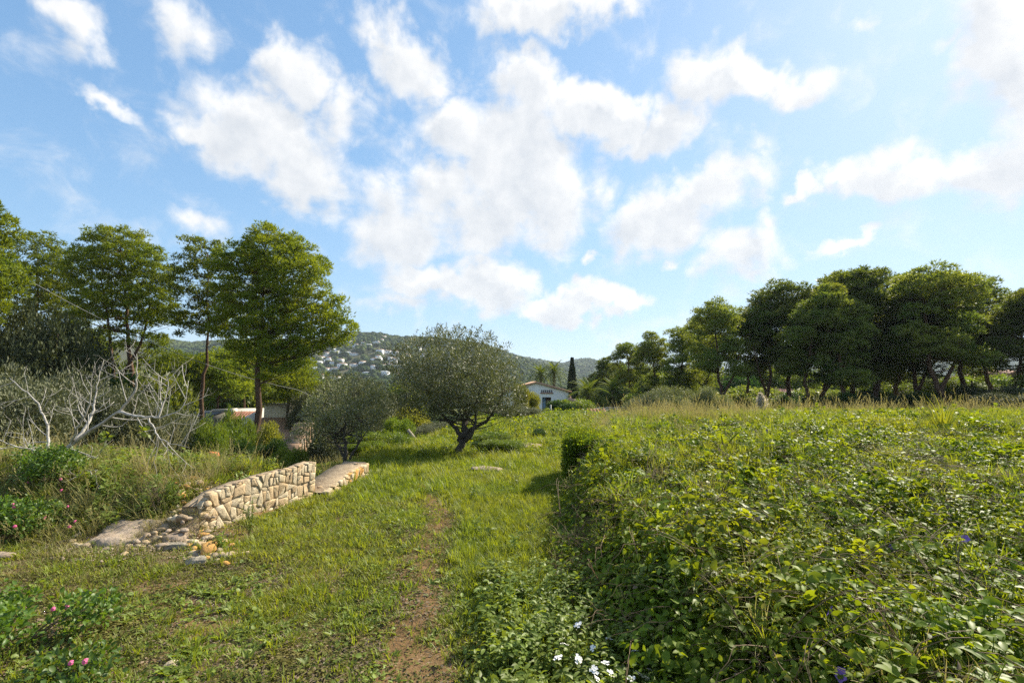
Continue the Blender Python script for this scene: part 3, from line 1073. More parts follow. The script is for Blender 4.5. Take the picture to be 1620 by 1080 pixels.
def generic_pine(seed, lean, fork, low=2.8, wide=1.05, nl=14):
    rg = np.random.default_rng(seed)
    lobes = []
    for i in range(nl):
        a = i * 2.4 + rg.uniform(-.6, .6)
        zz = low + (8.6 - low) * ((i + rg.random()) / nl) ** .85
        r = wide * (2.2 - 1.35 * abs((zz - 5.6) / 4)) * rg.uniform(.45, 1.1)
        q = rg.uniform(.55, 1.1)
        lobes.append((r * cos(a) * .85 + lean * zz / 8, r * sin(a) * .85, zz, q, q, q * rg.uniform(.75, 1.0)))
    lobes.append((lean, 0, 8.8 + rg.uniform(-.2, .2), .8, .8, .6))
    C = sub_clumps(lobes, .44, seed, .35)
    pts = [(0, 0, -.6), (.12, 0, 1.2), (lean * .3 - .1, .1, 3.0), (lean * .8 + .1, 0, 6), (lean, 0, 8.9)]
    fk = [[(0, 0, 1.5), (fork, .2, 3.2), (fork * 1.7, .3, 5.5)]] if fork else None
    tb = trunk_limbs(0, pts, .15, C[::2], None, forks=fk)
    for i in range(9):      # dead snags below the crown
        z = rg.uniform(1.2, low + .6)
        a = rg.uniform(0, 6.28)
        L_ = rg.uniform(.4, 1.2)
        tb.tube([(0, 0, z), (L_ * .5 * cos(a), L_ * .5 * sin(a), z + .1), (L_ * cos(a), L_ * sin(a), z + rg.uniform(-.1, .4))], [.022, .014, .006], 4)
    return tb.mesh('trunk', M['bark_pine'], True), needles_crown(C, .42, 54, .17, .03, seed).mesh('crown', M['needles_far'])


gp = [generic_pine(101, .5, 0), generic_pine(102, -.5, .8, 3.1, 1.15), generic_pine(103, .1, 0, 2.4, .95, 15), generic_pine(104, -.9, -.9, 3.3, 1.2, 13), generic_pine(105, .8, 0, 3.2), generic_pine(106, 0, .7, 2.8, 1.2, 12), generic_pine(107, -.4, 0, 2.3, .95, 15)]
grove = [  # px of the trunk, py of the top, depth, width factor
    (962, 562, 50, .9), (1000, 540, 46, .9), (1038, 524, 42, .95), (1078, 512, 39, .9), (1105, 498, 44, .9), (1141, 466, 33, .85), (1180, 484, 38, .95), (1212, 470, 35, .95),
    (1245, 440, 36, 1.0), (1272, 470, 31, .9), (1300, 428, 34, 1.05), (1330, 445, 30, .95), (1352, 424, 36, 1.0), (1384, 420, 33, 1.05), (1420, 428, 37, .95),
    (1448, 430, 33, .95), (1482, 412, 30, 1.05), (1526, 416, 32, 1.0), (1562, 432, 34, .95), (1597, 455, 30, .95), (1640, 460, 29, 1.0), (1690, 440, 32, 1.0)]
ords = ['first', 'second', 'third', 'fourth', 'fifth', 'sixth', 'seventh', 'eighth', 'ninth', 'tenth', 'eleventh', 'twelfth', 'thirteenth', 'fourteenth', 'fifteenth', 'sixteenth', 'seventeenth', 'eighteenth', 'nineteenth', 'twentieth', 'twenty-first', 'twenty-second']
for i, (px, py, Y, wf) in enumerate(grove):
    x = (px - 810) / F * Y
    z = ground_at(x, Y)
    top = at(px, py, Y)[2]
    s = (top - z) / 9.6
    tm, cm = gp[(i * 3 + i // 7) % 7]
    t_ = thing('aleppo_pine', '%s pine from the left in the dark grove beyond the meadow' % ords[i], 'pine tree', (x, Y, z), RNG.uniform(0, 6.28), 'pine grove beyond the meadow', (s * wf * 1.24, s * wf * 1.24, s * .98))
    obj('trunk', tm, t_)
    obj('crown', cm, t_)

# ------------------------------------------------------------------ leafy trees and bushes


def leafy(centres, cr, per, L, W, tpl=LEAFQ, flat=.8, up=.4, spread=.6, pw=.45):
    mb = MB()
    n = len(centres)
    T = int(per)
    R = np.repeat(cr * RNG.uniform(.7, 1.3, n), T)[:, None]
    d = rdir(n * T)
    P = np.repeat(centres, T, 0) + d * RNG.random((n * T, 1)) ** pw * R * A([1, 1, flat])
    D = d * .8 + A([0, 0, up]) + rdir(n * T) * spread
    Rn = np.clip(np.repeat(RNG.random(n), T) * .5 + RNG.random(n * T) * .5, 0, 1)
    mb.leaves(P, D, rdir(n * T) * .6 + A([0, 0, .7]), L * RNG.uniform(.7, 1.25, n * T), W * RNG.uniform(.8, 1.2, n * T), tpl, Rn)
    return mb


def olive_tree(lobes, trunkpts, r0, limbs, seed, label, spacing=.13, cr=.15, per=44, L=.066, W=.019, shell=.35, group=None, upshoots=60):
    base = A(trunkpts[0])
    lob = [tuple(A(l[:3]) - base) + tuple(l[3:]) for l in lobes]
    C = sub_clumps(lob, spacing, seed, shell, -.9, gap=3.2)
    t_ = thing('olive_tree', label, 'olive tree', base, 0, group)
    mb = trunk_limbs(0, A(trunkpts) - base, r0, C[::7], None, sides=10)
    for l in limbs:
        l = A(l) - base
        t0 = np.linspace(0, 1, len(l))
        p = np.stack([np.interp(np.linspace(0, 1, 10), t0, l[:, i]) for i in range(3)], 1)
        p[1:-1] += RNG.normal(size=(8, 3)) * r0 * .18
        mb.tube(p, r0 * .62 * (1 - .75 * np.linspace(0, 1, 10)), 7)
        for c in C[RNG.integers(0, len(C), 12)]:
            s = p[RNG.integers(4, 9)]
            if np.linalg.norm(c - s) < 1.3:
                mb.tube([s, (s + c) / 2 + RNG.normal(size=3) * .05, c], [.016, .011, .005], 4)
    mb.build('trunk', M['bark_olive'], t_, smooth=True)
    cm = leafy(C, cr, per, L, W, flat=.9, up=.5)
    # upright leafy shoots give the ragged outline
    top = C[np.argsort(-C[:, 2] + RNG.random(len(C)) * .6)[:max(upshoots, 1) * 2:2]]
    P, D = [], []
    for c in top:
        h = RNG.uniform(.08, .22)
        dr = A([RNG.normal() * .3, RNG.normal() * .3, 1])
        for s in np.linspace(.1, 1, 14):
            P.append(c + dr * h * s + A([0, 0, cr * .5]))
            D.append(dr * .6 + RNG.normal(size=3) * .5)
    P, D = A(P), A(D)
    cm.leaves(P, D, rdir(len(P)), L, W, LEAFQ)
    cm.build('crown', M['olive'], t_)
    return t_


print('olive')
Y = 12
b0 = (at(727, 716, Y)[0], Y, ground_at(at(727, 716, Y)[0], Y) - .05)
olive_tree([LB(715, 558, 56, 40, Y), LB(665, 585, 50, 46, Y, yo=.3), LB(760, 578, 50, 50, Y), LB(645, 560, 30, 26, Y, yo=.2), LB(795, 622, 38, 50, Y), LB(648, 628, 40, 34, Y), LB(725, 620, 80, 44, Y, yo=.5),
            LB(715, 640, 66, 20, Y, yo=-.4), LB(740, 600, 60, 50, Y, yo=-.8), LB(685, 600, 50, 50, Y, yo=-.7), LB(785, 645, 38, 22, Y), LB(740, 535, 26, 18, Y), LB(700, 532, 24, 16, Y), LB(652, 640, 28, 20, Y), LB(620, 575, 14, 14, Y), LB(815, 585, 14, 16, Y)],
           [b0, at(729, 700, Y), at(733, 684, Y), at(728, 655, Y), at(722, 600, Y)], .105,
           [[at(733, 690, Y), at(716, 672, Y), at(700, 655, Y), at(672, 610, Y)], [at(733, 692, Y), at(748, 678, Y + .1), at(770, 668, Y + .2), at(795, 625, Y + .2)],
            [at(736, 697, Y - .02), at(748, 690, Y - .2), at(752, 668, Y - .3), at(757, 620, Y - .4)], [at(733, 682, Y), at(738, 660, Y + .3), at(742, 610, Y + .5)]],
           31, 'large grey-green olive tree on a forked trunk beside the earth path', per=52, upshoots=40, cr=.15, spacing=.155, L=.075, W=.021, shell=.5)
Y = 11.5
bx = at(548, 728, Y)[0]
olive_tree([LB(560, 622, 44, 24, Y), LB(520, 650, 42, 28, Y), LB(580, 650, 32, 36, Y, yo=.2), LB(500, 685, 36, 24, Y), LB(545, 665, 50, 30, Y, yo=-.3), LB(505, 640, 26, 16, Y), LB(600, 640, 22, 26, Y)],
           [(bx, Y, ground_at(bx, Y) - .05), at(546, 715, Y), at(545, 690, Y), at(548, 640, Y)], .06,
           [[at(548, 730, Y), at(532, 700, Y), at(515, 675, Y)], [at(550, 730, Y), at(565, 705, Y), at(580, 660, Y)]], 32,
           'smaller dark multi-stemmed olive tree left of the large olive', per=44, upshoots=24, cr=.15, spacing=.15, L=.07, W=.02, shell=.5)

# bush variants, unit size about 1 m wide, base at z = 0
SU = lambda n, s: [(s * RNG.normal() * .28, s * RNG.normal() * .28, .35 + RNG.random() * .3, .3, .3, .28) for _ in range(n)]


def bush_variant(seed, L, W, per, m_, n=5, tpl=LEAFQ, twigs=True, spacing=.09):
    rg = np.random.default_rng(seed)
    lobes = [(rg.normal() * .22, rg.normal() * .22, .3 + rg.random() * .32, .24 + .12 * rg.random(), .24 + .12 * rg.random(), .2 + .12 * rg.random()) for _ in range(n)]
    lobes.append((0, 0, .25, .42, .42, .26))
    C = sub_clumps(lobes, spacing, seed, .4)
    f = leafy(C, .095, per, L, W, tpl).mesh('foliage', m_)
    s = MB()
    for c in C[::6]:
        s.tube([(c[0] * .15, c[1] * .15, -.15), c * A([.6, .6, .5]), c], [.010, .007, .003], 4, cap=False)
    return f, s.mesh('stem', M['twig'])


bv = dict(green=bush_variant(51, .042, .022, 46, M['bush'], 6, spacing=.07), green2=bush_variant(52, .038, .018, 50, M['bush'], 8, spacing=.065), dark=bush_variant(53, .045, .024, 44, M['bush_dark'], spacing=.07),
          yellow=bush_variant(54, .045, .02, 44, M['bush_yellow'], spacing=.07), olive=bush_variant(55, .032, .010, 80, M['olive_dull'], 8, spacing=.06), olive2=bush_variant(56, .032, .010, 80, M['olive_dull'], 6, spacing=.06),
          silver=bush_variant(59, .034, .011, 80, M['olive'], 7, spacing=.06),
          holm=bush_variant(57, .026, .015, 80, M['holm'], 9, spacing=.055), far=bush_variant(58, .05, .028, 40, M['needles_far'], 8, spacing=.07))


def bush(px, ptop, Y, wpx, kind, label, name='bush', cat='bush', group=None, base=None):
    """a bush whose crown tops out at pixel row ptop and is wpx wide at depth Y"""
    x = (px - 810) / F * Y
    z = ground_at(x, Y) if base is None else base
    top = at(px, ptop, Y)[2]
    h = max(top - z, .15)
    w = wpx / F * Y
    f, s = bv[kind]
    t_ = thing(name, label, cat, (x, Y, z - .03), RNG.uniform(0, 6.28), group, (w / .95, w / .95, h / .82))
    obj('foliage', f, t_)
    obj('stem', s, t_)
    return t_


bush(25, 572, 14, 150, 'olive', 'large grey-green shrub at the left edge behind the fig tree')
bush(-30, 600, 11, 160, 'olive2', 'grey shrub cut off by the left edge of the picture')
bush(70, 512, 21, 150, 'holm', 'dark holm oak standing left behind the bare fig tree', 'holm_oak', 'tree')
bush(10, 520, 24, 150, 'holm', 'dark holm oak at the far left under the pines', 'holm_oak', 'tree')
bush(128, 600, 13, 110, 'olive', 'grey-green shrub directly behind the upright fig branches')
for i, (px, pt) in enumerate([(20, 560), (95, 570), (165, 566), (235, 572), (300, 566), (360, 570), (415, 575), (470, 590)]):
    bush(px, pt, 50 + 6 * (i % 2), 110, ['far', 'dark', 'far', 'green2'][i % 4], '%s background tree from the left, low behind the left pines' % ords[i], 'background_tree', 'tree', 'trees low behind the left pines')
bush(205, 625, 13.5, 100, 'olive2', 'grey shrub between the fig tree and the thin pine trunk')
bush(255, 640, 15, 90, 'olive', 'grey shrub touching the left side of the thin pine trunk')
bush(160, 600, 22, 110, 'dark', 'dark shrub in the shade under the forked pine')
bush(250, 575, 30, 110, 'far', 'dark undergrowth shrub between the forked and the thin pine')
bush(362, 662, 17, 70, 'green', 'green shrub in front of the flat-roofed house, right of the thin trunk')
bush(338, 668, 15, 50, 'green2', 'small green shrub against the foot of the thin pine trunk')
bush(400, 696, 12, 44, 'dark', 'dark green shrub below the thick pine trunk')
bush(436, 676, 16, 44, 'yellow', 'yellow-green shrub in front of the house steps')
bush(430, 694, 12.5, 46, 'dark', 'dark leafy shrub behind the stone wall')
bush(470, 702, 10.5, 44, 'green', 'bright green shrub just above the end of the long stone wall')
bush(388, 656, 21, 44, 'green2', 'light green shrub growing in front of the red roof tiles')
bush(540, 590, 38, 80, 'olive', 'distant pale olive crown behind the small dark olive')
bush(515, 610, 34, 70, 'olive2', 'distant grey tree just right of the beige house')
bush(590, 600, 45, 90, 'olive', 'distant grey-green tree between the two olives')
bush(640, 595, 60, 60, 'far', 'distant dark tree half hidden by the large olive')
bush(648, 650, 20, 60, 'yellow', 'yellowing shrub behind the leaning slab')
bush(628, 655, 18, 40, 'green', 'upright green shrub left of the leaning slab')
bush(612, 680, 14, 78, 'green2', 'rounded green bush on the bank left of the terrace edge')
bush(580, 695, 12.6, 50, 'green', 'low green bush at the foot of the small dark olive')
bush(690, 668, 19, 70, 'olive2', 'grey undergrowth behind the large olive trunk')
bush(820, 640, 24, 60, 'olive', 'grey shrub right behind the large olive crown')
bush(838, 622, 30, 34, 'yellow', 'yellow climbing shrub against the white gable wall')
bush(826, 612, 28, 26, 'yellow', 'tall yellow-green shrub beside the large olive crown')
bush(866, 640, 33, 26, 'dark', 'small dark bush right under the house window')
bush(890, 634, 31, 44, 'dark', 'green hedge bush at the corner of the white house')
bush(912, 628, 32, 52, 'green', 'tallest hedge bush in front of the low tiled wall')
bush(938, 648, 30, 36, 'dark', 'dark hedge bush at the end of the tiled wall')
bush(972, 648, 30, 30, 'dark', 'small dark bush in front of the white garden wall')
bush(905, 648, 27, 60, 'green', 'low hedge bush behind the pale posts')
bush(775, 680, 14.5, 54, 'green', 'low dark green bush right of the large olive trunk')
bush(800, 693, 12.5, 56, 'green2', 'low bright bush nearest the path, right of the large olive')
bush(770, 698, 12.8, 34, 'dark', 'small dark bush at the foot of the large olive trunk')
bush(835, 672, 18, 40, 'green2', 'low bush midway between the large olive and the white house')
bush(880, 668, 21, 50, 'green', 'low bush in line with the white house window')
bush(925, 664, 22, 56, 'green2', 'low bush behind the ruined wall top')
bush(850, 678, 16, 26, 'dark', 'tiny dark bush standing alone on the open grass')
OG = 'grey olive shrubs at the meadow edge'
bush(1030, 612, 19, 62, 'silver', 'leftmost grey olive shrub at the meadow edge', 'olive_shrub', 'shrub', OG)
bush(1066, 606, 19.5, 66, 'silver', 'middle and widest grey olive shrub at the meadow edge', 'olive_shrub', 'shrub', OG)
bush(1122, 606, 19, 48, 'silver', 'rightmost grey olive shrub at the meadow edge, before a pine trunk', 'olive_shrub', 'shrub', OG)
for i, px in enumerate([965, 1010, 1060, 1110, 1160, 1210, 1262, 1312, 1362, 1412, 1462, 1540, 1600]):
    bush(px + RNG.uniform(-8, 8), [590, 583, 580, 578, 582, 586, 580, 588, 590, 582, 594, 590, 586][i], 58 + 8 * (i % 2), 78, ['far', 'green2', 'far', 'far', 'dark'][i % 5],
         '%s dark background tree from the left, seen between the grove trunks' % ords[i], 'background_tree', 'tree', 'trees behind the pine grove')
k = 0
for px, pt, Y, w, kd in [(985, 612, 42, 60, 'dark'), (1010, 618, 36, 50, 'far'), (1165, 618, 38, 60, 'far'), (1200, 608, 44, 70, 'far'), (1235, 622, 36, 50, 'dark'), (1300, 612, 42, 70, 'far'), (1315, 622, 30, 46, 'dark'),
                         (1350, 618, 34, 50, 'dark'), (1405, 600, 44, 60, 'green'), (1440, 606, 46, 70, 'dark'), (1425, 622, 32, 60, 'far'), (1455, 620, 30, 50, 'dark'), (1515, 596, 40, 80, 'green2'),
                         (1560, 588, 44, 80, 'green'), (1545, 612, 30, 60, 'holm'), (1585, 615, 26, 80, 'holm'), (1620, 622, 22, 80, 'holm'), (1380, 626, 28, 40, 'holm'), (1090, 620, 34, 60, 'dark'), (1265, 614, 50, 60, 'far')]:
    bush(px, pt, Y, w, kd, '%s undergrowth bush from the left beneath the pine grove' % ords[k], 'undergrowth_bush', 'bush', 'undergrowth beneath the pine grove')
    k += 1

# ------------------------------------------------------------------ palms and cypress
print('palms')


def frond_mesh(L=2.4, droop=.5, n=26, mat_='palm', w=.05, ll=.45):
    mb = MB()
    t_ = np.linspace(0, 1, 12)
    P = np.stack([t_ * L * .92, 0 * t_, L * (.35 * t_ - droop * t_ ** 2)], 1)
    mb.tube(P, .022 * (1 - .8 * t_), 4)
    s = np.linspace(.12, 1, n)
    C = np.stack([np.interp(s, t_, P[:, i]) for i in range(3)], 1)
    tg = np.gradient(C, axis=0)
    tg /= np.linalg.norm(tg, axis=1, keepdims=True)
    for sd in (-1, 1):
        D = tg * .65 + A([0, sd * .75, .05]) + RNG.normal(size=(n, 3)) * .08
        mb.leaves(C, D, np.tile(A([0, 0, 1.0]), (n, 1)), ll * (1.05 - .75 * np.abs(s - .45)), w, BLADE)
    return mb.mesh('frond', M[mat_])


FR = [frond_mesh(2.3, .75, ll=.5), frond_mesh(2.2, .85, ll=.5), frond_mesh(2.2, .6, ll=.4)]


def palm(px, py_crown, Y, Rpx, label, hfrac=1, nf=38):
    c = at(px, py_crown, Y)
    z0 = ground_at(c[0], Y)
    t_ = thing('palm_tree', label, 'palm tree', (c[0], Y, z0 - .1), RNG.uniform(0, 6))
    h = c[2] - z0
    s = Rpx / F * Y / 2.3
    mb = MB()
    zz = np.linspace(0, h, 24)
    mb.tube(np.stack([.05 * np.sin(zz), 0 * zz, zz], 1), .17 * s + .03 * (np.arange(24) % 2), 8)
    mb.build('trunk', M['bark_pine'], t_, smooth=True)
    for i in range(nf):
        a = i * 2.39996
        f = i / nf
        obj('frond', FR[1] if f > .6 else FR[0] if f > .25 else FR[2], t_, (0, 0, h), (0, -radians(72 - 105 * f), a), s * RNG.uniform(.85, 1.1))


palm(855, 592, 55, 24, 'left-hand palm of the pair above the white house roof')
palm(876, 588, 54, 24, 'right-hand palm of the pair above the white house roof')
palm(930, 622, 38, 38, 'bushy palm right of the cypress behind the tiled wall')
palm(970, 618, 40, 34, 'palm over the white garden wall next to the grove')
palm(1003, 630, 42, 30, 'shaded palm at the left foot of the pine grove')
palm(517, 596, 70, 16, 'distant palm standing in front of the hillside village')

c = at(905, 568, 50)
z0 = ground_at(c[0], 50)
t_ = thing('cypress_tree', 'tall narrow dark cypress behind the white house', 'cypress', (c[0], 50, z0))
H = c[2] - z0
n = 9000
zz = RNG.random(n) ** .8
rr = .46 * np.sin(np.clip(zz * 1.02 + .05, 0, 1) ** .55 * pi) ** .75 + .05
an = RNG.uniform(0, 6.28, n)
r_ = rr * (RNG.random(n) ** .3) * (1 + .12 * np.sin(an * 5 + zz * 9))
P = np.stack([r_ * np.cos(an), r_ * np.sin(an), .15 + zz * (H - .2)], 1)
D = np.stack([np.cos(an) * .35, np.sin(an) * .35, np.ones(n)], 1) + rdir(n) * .3
MB().leaves(P, D, rdir(n), .3, .09, LEAFQ).build('crown', M['cypress'], t_)
MB().tube([(0, 0, -.2), (0, 0, H * .8)], [.14, .04], 8).build('trunk', M['bark_pine'], t_)

# small palm frond seedling in the meadow
x, y = (1140 - 810) / F * 6.6, 6.6
t_ = thing('palm_seedling', 'small palm seedling with feathered fronds in the meadow', 'palm seedling', (x, y, ground_at(x, y) + .04))
FS = frond_mesh(.42, .35, 16, 'vine', .012, .13)
for i in range(5):
    obj('frond', FS, t_, (0, 0, 0), (0, -radians(25 + 8 * i), i * 1.3 + .3))

# ------------------------------------------------------------------ houses
print('houses')


def roof_strips(parent, o, ux, uy, un, nx, ny, w, l, m_, name='roof_tile_row'):
    """rows of rounded tiles: o origin, ux across, uy down the slope, un the normal"""
    o, ux, uy, un = map(A, (o, ux, uy, un))
    for i in range(nx):
        mb = MB()
        a = np.linspace(0, pi, 6)
        V = []
        K = ny
        for j in range(K + 1):
            for q in a:
                lift = .02 * (j % 2)
                V.append(o + ux * (i * w + w * .5 - cos(q) * w * .47) + uy * (j * l / K) + un * (sin(q) * w * .42 + lift + .004))
        Qd = [(j * 6 + k2, j * 6 + k2 + 1, (j + 1) * 6 + k2 + 1, (j + 1) * 6 + k2) for j in range(K) for k2 in range(5)]
        mb.add(V, Qd)
        mb.build(name, m_, parent, smooth=True)


# --- white gabled house
Y = 40
k_ = F / Y
X = lambda px: (px - 810) / k_
Zp = lambda py: at(810, py, Y)[2]
t_ = thing('white_house', 'white gabled house with a brown door and blue shutter beyond the olive', 'house', (X(860), Y, -2.2))
ox = X(860)
pk, ev = Zp(606) + 2.2, Zp(620.5) + 2.2
xl, xp, xr = X(796) - ox, X(848) - ox, X(899) - ox
mb = MB()
D_ = 8
dx0, dx1, dz0, dz1 = X(857.5) - ox, X(871.5) - ox, Zp(662) + 2.2, Zp(628) + 2.2
# front wall built round the door opening
V = [(xl, 0, 0), (dx0, 0, 0), (dx1, 0, 0), (xr, 0, 0), (xl, 0, ev), (dx0, 0, dz1), (dx1, 0, dz1), (xr, 0, ev), (xp, 0, pk), (dx0, 0, dz0), (dx1, 0, dz0)]
Fc = [(0, 1, 5, 4), (2, 3, 7, 6)]
mb.add(V, Fc, [(4, 5, 8), (5, 6, 8), (6, 7, 8)])
mb.add([(xl, 0, 0), (xl, D_, 0), (xl, D_, ev), (xl, 0, ev), (xr, 0, 0), (xr, D_, 0), (xr, D_, ev), (xr, 0, ev), (xp, D_, pk)], [(1, 0, 3, 2), (4, 5, 6, 7), (5, 1, 2, 6)], [(6, 2, 8)])
mb.add([(dx0, 0, 0), (dx0, .25, 0), (dx0, .25, dz1), (dx0, 0, dz1), (dx1, 0, 0), (dx1, .25, 0), (dx1, .25, dz1), (dx1, 0, dz1)], [(0, 1, 2, 3), (5, 4, 7, 6), (3, 2, 6, 7)])
mb.build('wall', M['white'], t_)
MB().box(dx0 + (dx1 - dx0) * .42, dx1, .2, .25, 0, dz1).build('door', M['brown'], t_)
MB().box(dx0, dx0 + (dx1 - dx0) * .40, .14, .19, 0, dz1).build('shutter', M['glass'], t_)
# roof planes with pale verge
for s, xa, xb_ in ((-1, xl, xp), (1, xp, xr)):
    za, zb = (ev, pk) if s < 0 else (pk, ev)
    e = .25
    mb = MB()
    V = []
    for (x_, z_) in ((xa - (e if s < 0 else 0), za - (.06 if s < 0 else 0)), (xb_ + (e if s > 0 else 0), zb - (.06 if s > 0 else 0))):
        for y_ in (-.22, D_ + .2):
            V += [(x_, y_, z_ + .01), (x_, y_, z_ + .16)]
    mb.add(V, [(0, 1, 5, 4), (2, 6, 7, 3), (0, 2, 3, 1), (4, 5, 7, 6), (1, 3, 7, 5), (0, 4, 6, 2)])
    mb.build('roof', M['tile_l'], t_)
# vent: row of small arches over a brick sill
vx0, vx1, vz = X(855.5) - ox, X(874) - ox, Zp(619.5) + 2.2
MB().box(vx0 - .04, vx1 + .04, -.09, -.003, vz - .14, vz - .06).build('brick_sill', M['tile'], t_)
for i in range(6):
    w_ = (vx1 - vx0) / 6
    MB().box(vx0 + i * w_ + .02, vx0 + (i + 1) * w_ - .03, -.012, .004, vz - .04, vz + .15).build('vent_opening', M['dark'], t_)
MB().box(xr + .003, xr + .25, .3, 1.0, ev - 2.3, ev - .25).build('chimney_breast', M['tile_l'], t_)
# sloping tiled wall running right from the house
p0, p1 = at(900, 633, 37), at(938, 649, 34)
t_ = thing('tiled_wall', 'low white wall with a sloping tile coping right of the white house', 'wall', (p0[0], p0[1], -2.5))
a0, a1 = p0 - A([p0[0], p0[1], -2.5]), p1 - A([p0[0], p0[1], -2.5])
th = A([.12, .25, 0])
MB().add([(a0[0], a0[1], 0), (a1[0], a1[1], 0), a1, a0, (a0[0] + .12, a0[1] + .25, 0), (a1[0] + .12, a1[1] + .25, 0), a1 + th, a0 + th],
         [(0, 1, 2, 3), (5, 4, 7, 6), (3, 2, 6, 7), (1, 5, 6, 2), (4, 0, 3, 7)]).build('wall', M['white'], t_)
n = 12
for i in range(n):
    q0, q1 = a0 + (a1 - a0) * i / n, a0 + (a1 - a0) * (i + .9) / n
    MB().tube([q0 + th / 2 + A([0, 0, .05]), q1 + th / 2 + A([0, 0, .06])], [.17, .15], 7).build('coping_tile', M['tile_l'], t_)
# white garden wall
p0, p1 = at(943, 645, 36), at(1000, 645, 38)
t_ = thing('garden_wall', 'long low white garden wall with a pale tile coping under the palms', 'wall', (p0[0], p0[1], -2.6))
dx, dy = p1[0] - p0[0], p1[1] - p0[1]
t_.rotation_euler = (0, 0, math.atan2(dy, dx))
Lw = math.hypot(dx, dy)
MB().box(0, Lw, 0, .22, 0, p0[2] + 2.6 - .12).build('wall', M['white'], t_)
for i in range(9):
    MB().box(i * Lw / 9 + .01, (i + 1) * Lw / 9 - .01, -.06, .28, p0[2] + 2.6 - .12, p0[2] + 2.6 + .02 * (i % 2)).build('coping_tile', M['post'], t_)
# small red roof behind the ruined wall
c = at(958, 662, 27)
t_ = thing('red_tiled_shed', 'small shed roof of red tiles below the white garden wall', 'shed', (c[0], 27, c[2] - 1.5))
MB().box(-.75, .25, 0, 1.4, 0, 1.35).build('wall', M['white'], t_)
t_.location = (c[0], 27, c[2] - 1.62)
roof_strips(t_, (-.85, -.15, 1.37), (1, 0, 0), (0, cos(.35), sin(.35)), (0, -sin(.35), cos(.35)), 6, 6, .19, 1.9, M['tile'], 'roof_tile_row')

# --- beige house on the left
Y = 34
k_ = F / Y
zb = -3.6
t_ = thing('beige_house', 'beige house with a chimney and a red tiled lean-to roof at left', 'house', (X(450), Y, zb))
X = lambda px: (px - 810) / (F / Y)
ox = X(450)
t_.location = (ox, Y, zb)
Zp = lambda py: at(810, py, Y)[2] - zb
x0, x1 = X(421) - ox, X(484) - ox
MB().box(x0, x1, 0, 4.5, 0, Zp(640)).build('wall', M['beige'], t_)
for i in range(16):
    w_ = (x1 - x0 + .2) / 16
    MB().box(x0 - .1 + i * w_ + .012, x0 - .1 + (i + 1) * w_ - .012, -.12, .28, Zp(640) + .003, Zp(638) + .02 * (i % 2)).build('coping_tile', M['post'], t_)
c0 = X(455) - ox
ch = MB().box(c0 - .28, c0 + .28, .8, 1.4, Zp(640) - .3, Zp(631)).build('chimney', M['beige'], t_)
MB().box(c0 - .36, c0 + .36, .7, 1.5, Zp(631) + .002, Zp(628.5)).build('chimney_cap', M['post'], ch)
MB().box(c0 - .16, c0 + .16, .77, .797, Zp(636), Zp(633)).build('chimney_vent', M['dark'], ch)
# right white buttress wall
MB().add([(x1 + .003, -.4, 0), (x1 + .75, -.4, 0), (x1 + .75, -.4, Zp(655)), (x1 + .003, -.4, Zp(637)), (x1 + .003, 1.5, 0), (x1 + .75, 1.5, 0), (x1 + .75, 1.5, Zp(655)), (x1 + .003, 1.5, Zp(637))],
         [(0, 1, 2, 3), (5, 4, 7, 6), (1, 5, 6, 2), (3, 2, 6, 7), (4, 0, 3, 7)]).build('buttress_wall', M['white'], t_)
# white stair wall on the left
MB().add([(x0 - .6, -1.6, 0), (x0 - .003, -.3, 0), (x0 - .003, -.3, Zp(648)), (x0 - .6, -1.6, Zp(660)), (x0 - .8, -1.5, 0), (x0 - .2, -.2, 0), (x0 - .2, -.2, Zp(648)), (x0 - .8, -1.5, Zp(660))],
         [(0, 1, 2, 3), (5, 4, 7, 6), (3, 2, 6, 7), (4, 0, 3, 7)]).build('stair_wall', M['white'], t_)
# lean-to roof; the sunlight on its tiles is put into the paler colour
sl = .42
roof_strips(t_, (x0 - .3, -3.0, Zp(661) - 3.0 * math.tan(sl) + .0), (1, 0, 0), (0, cos(sl), sin(sl)), (0, -sin(sl), cos(sl)), 18, 14, .19, 3.25, M['tile_l'])
MB().add([(x0 - .3, -3.0, Zp(661) - 3 * math.tan(sl) - .05), (x0 + 3.15, -3.0, Zp(661) - 3 * math.tan(sl) - .05), (x0 + 3.15, -.01, Zp(661) - .05), (x0 - .3, -.01, Zp(661) - .05)], [(0, 1, 2, 3)]).build('roof_deck', M['mortar'], t_)
MB().box(x0 - .2, x0 + 3.0, -2.8, -.01, 0, Zp(661) - 3 * math.tan(sl) - .12).build('lean_to_wall', M['beige'], t_)
# steps
t_ = thing('garden_steps', 'flight of pinkish block steps below the red lean-to roof', 'steps', (at(459, 700, 27)[0], 27, at(459, 706, 27)[2]))
for i in range(6):
    MB().box(-.5, .5, i * .3, i * .3 + .45, i * .2 - .8, i * .2 + .14).build('step', M['concrete'] if i % 2 else M['tile_l'], t_)
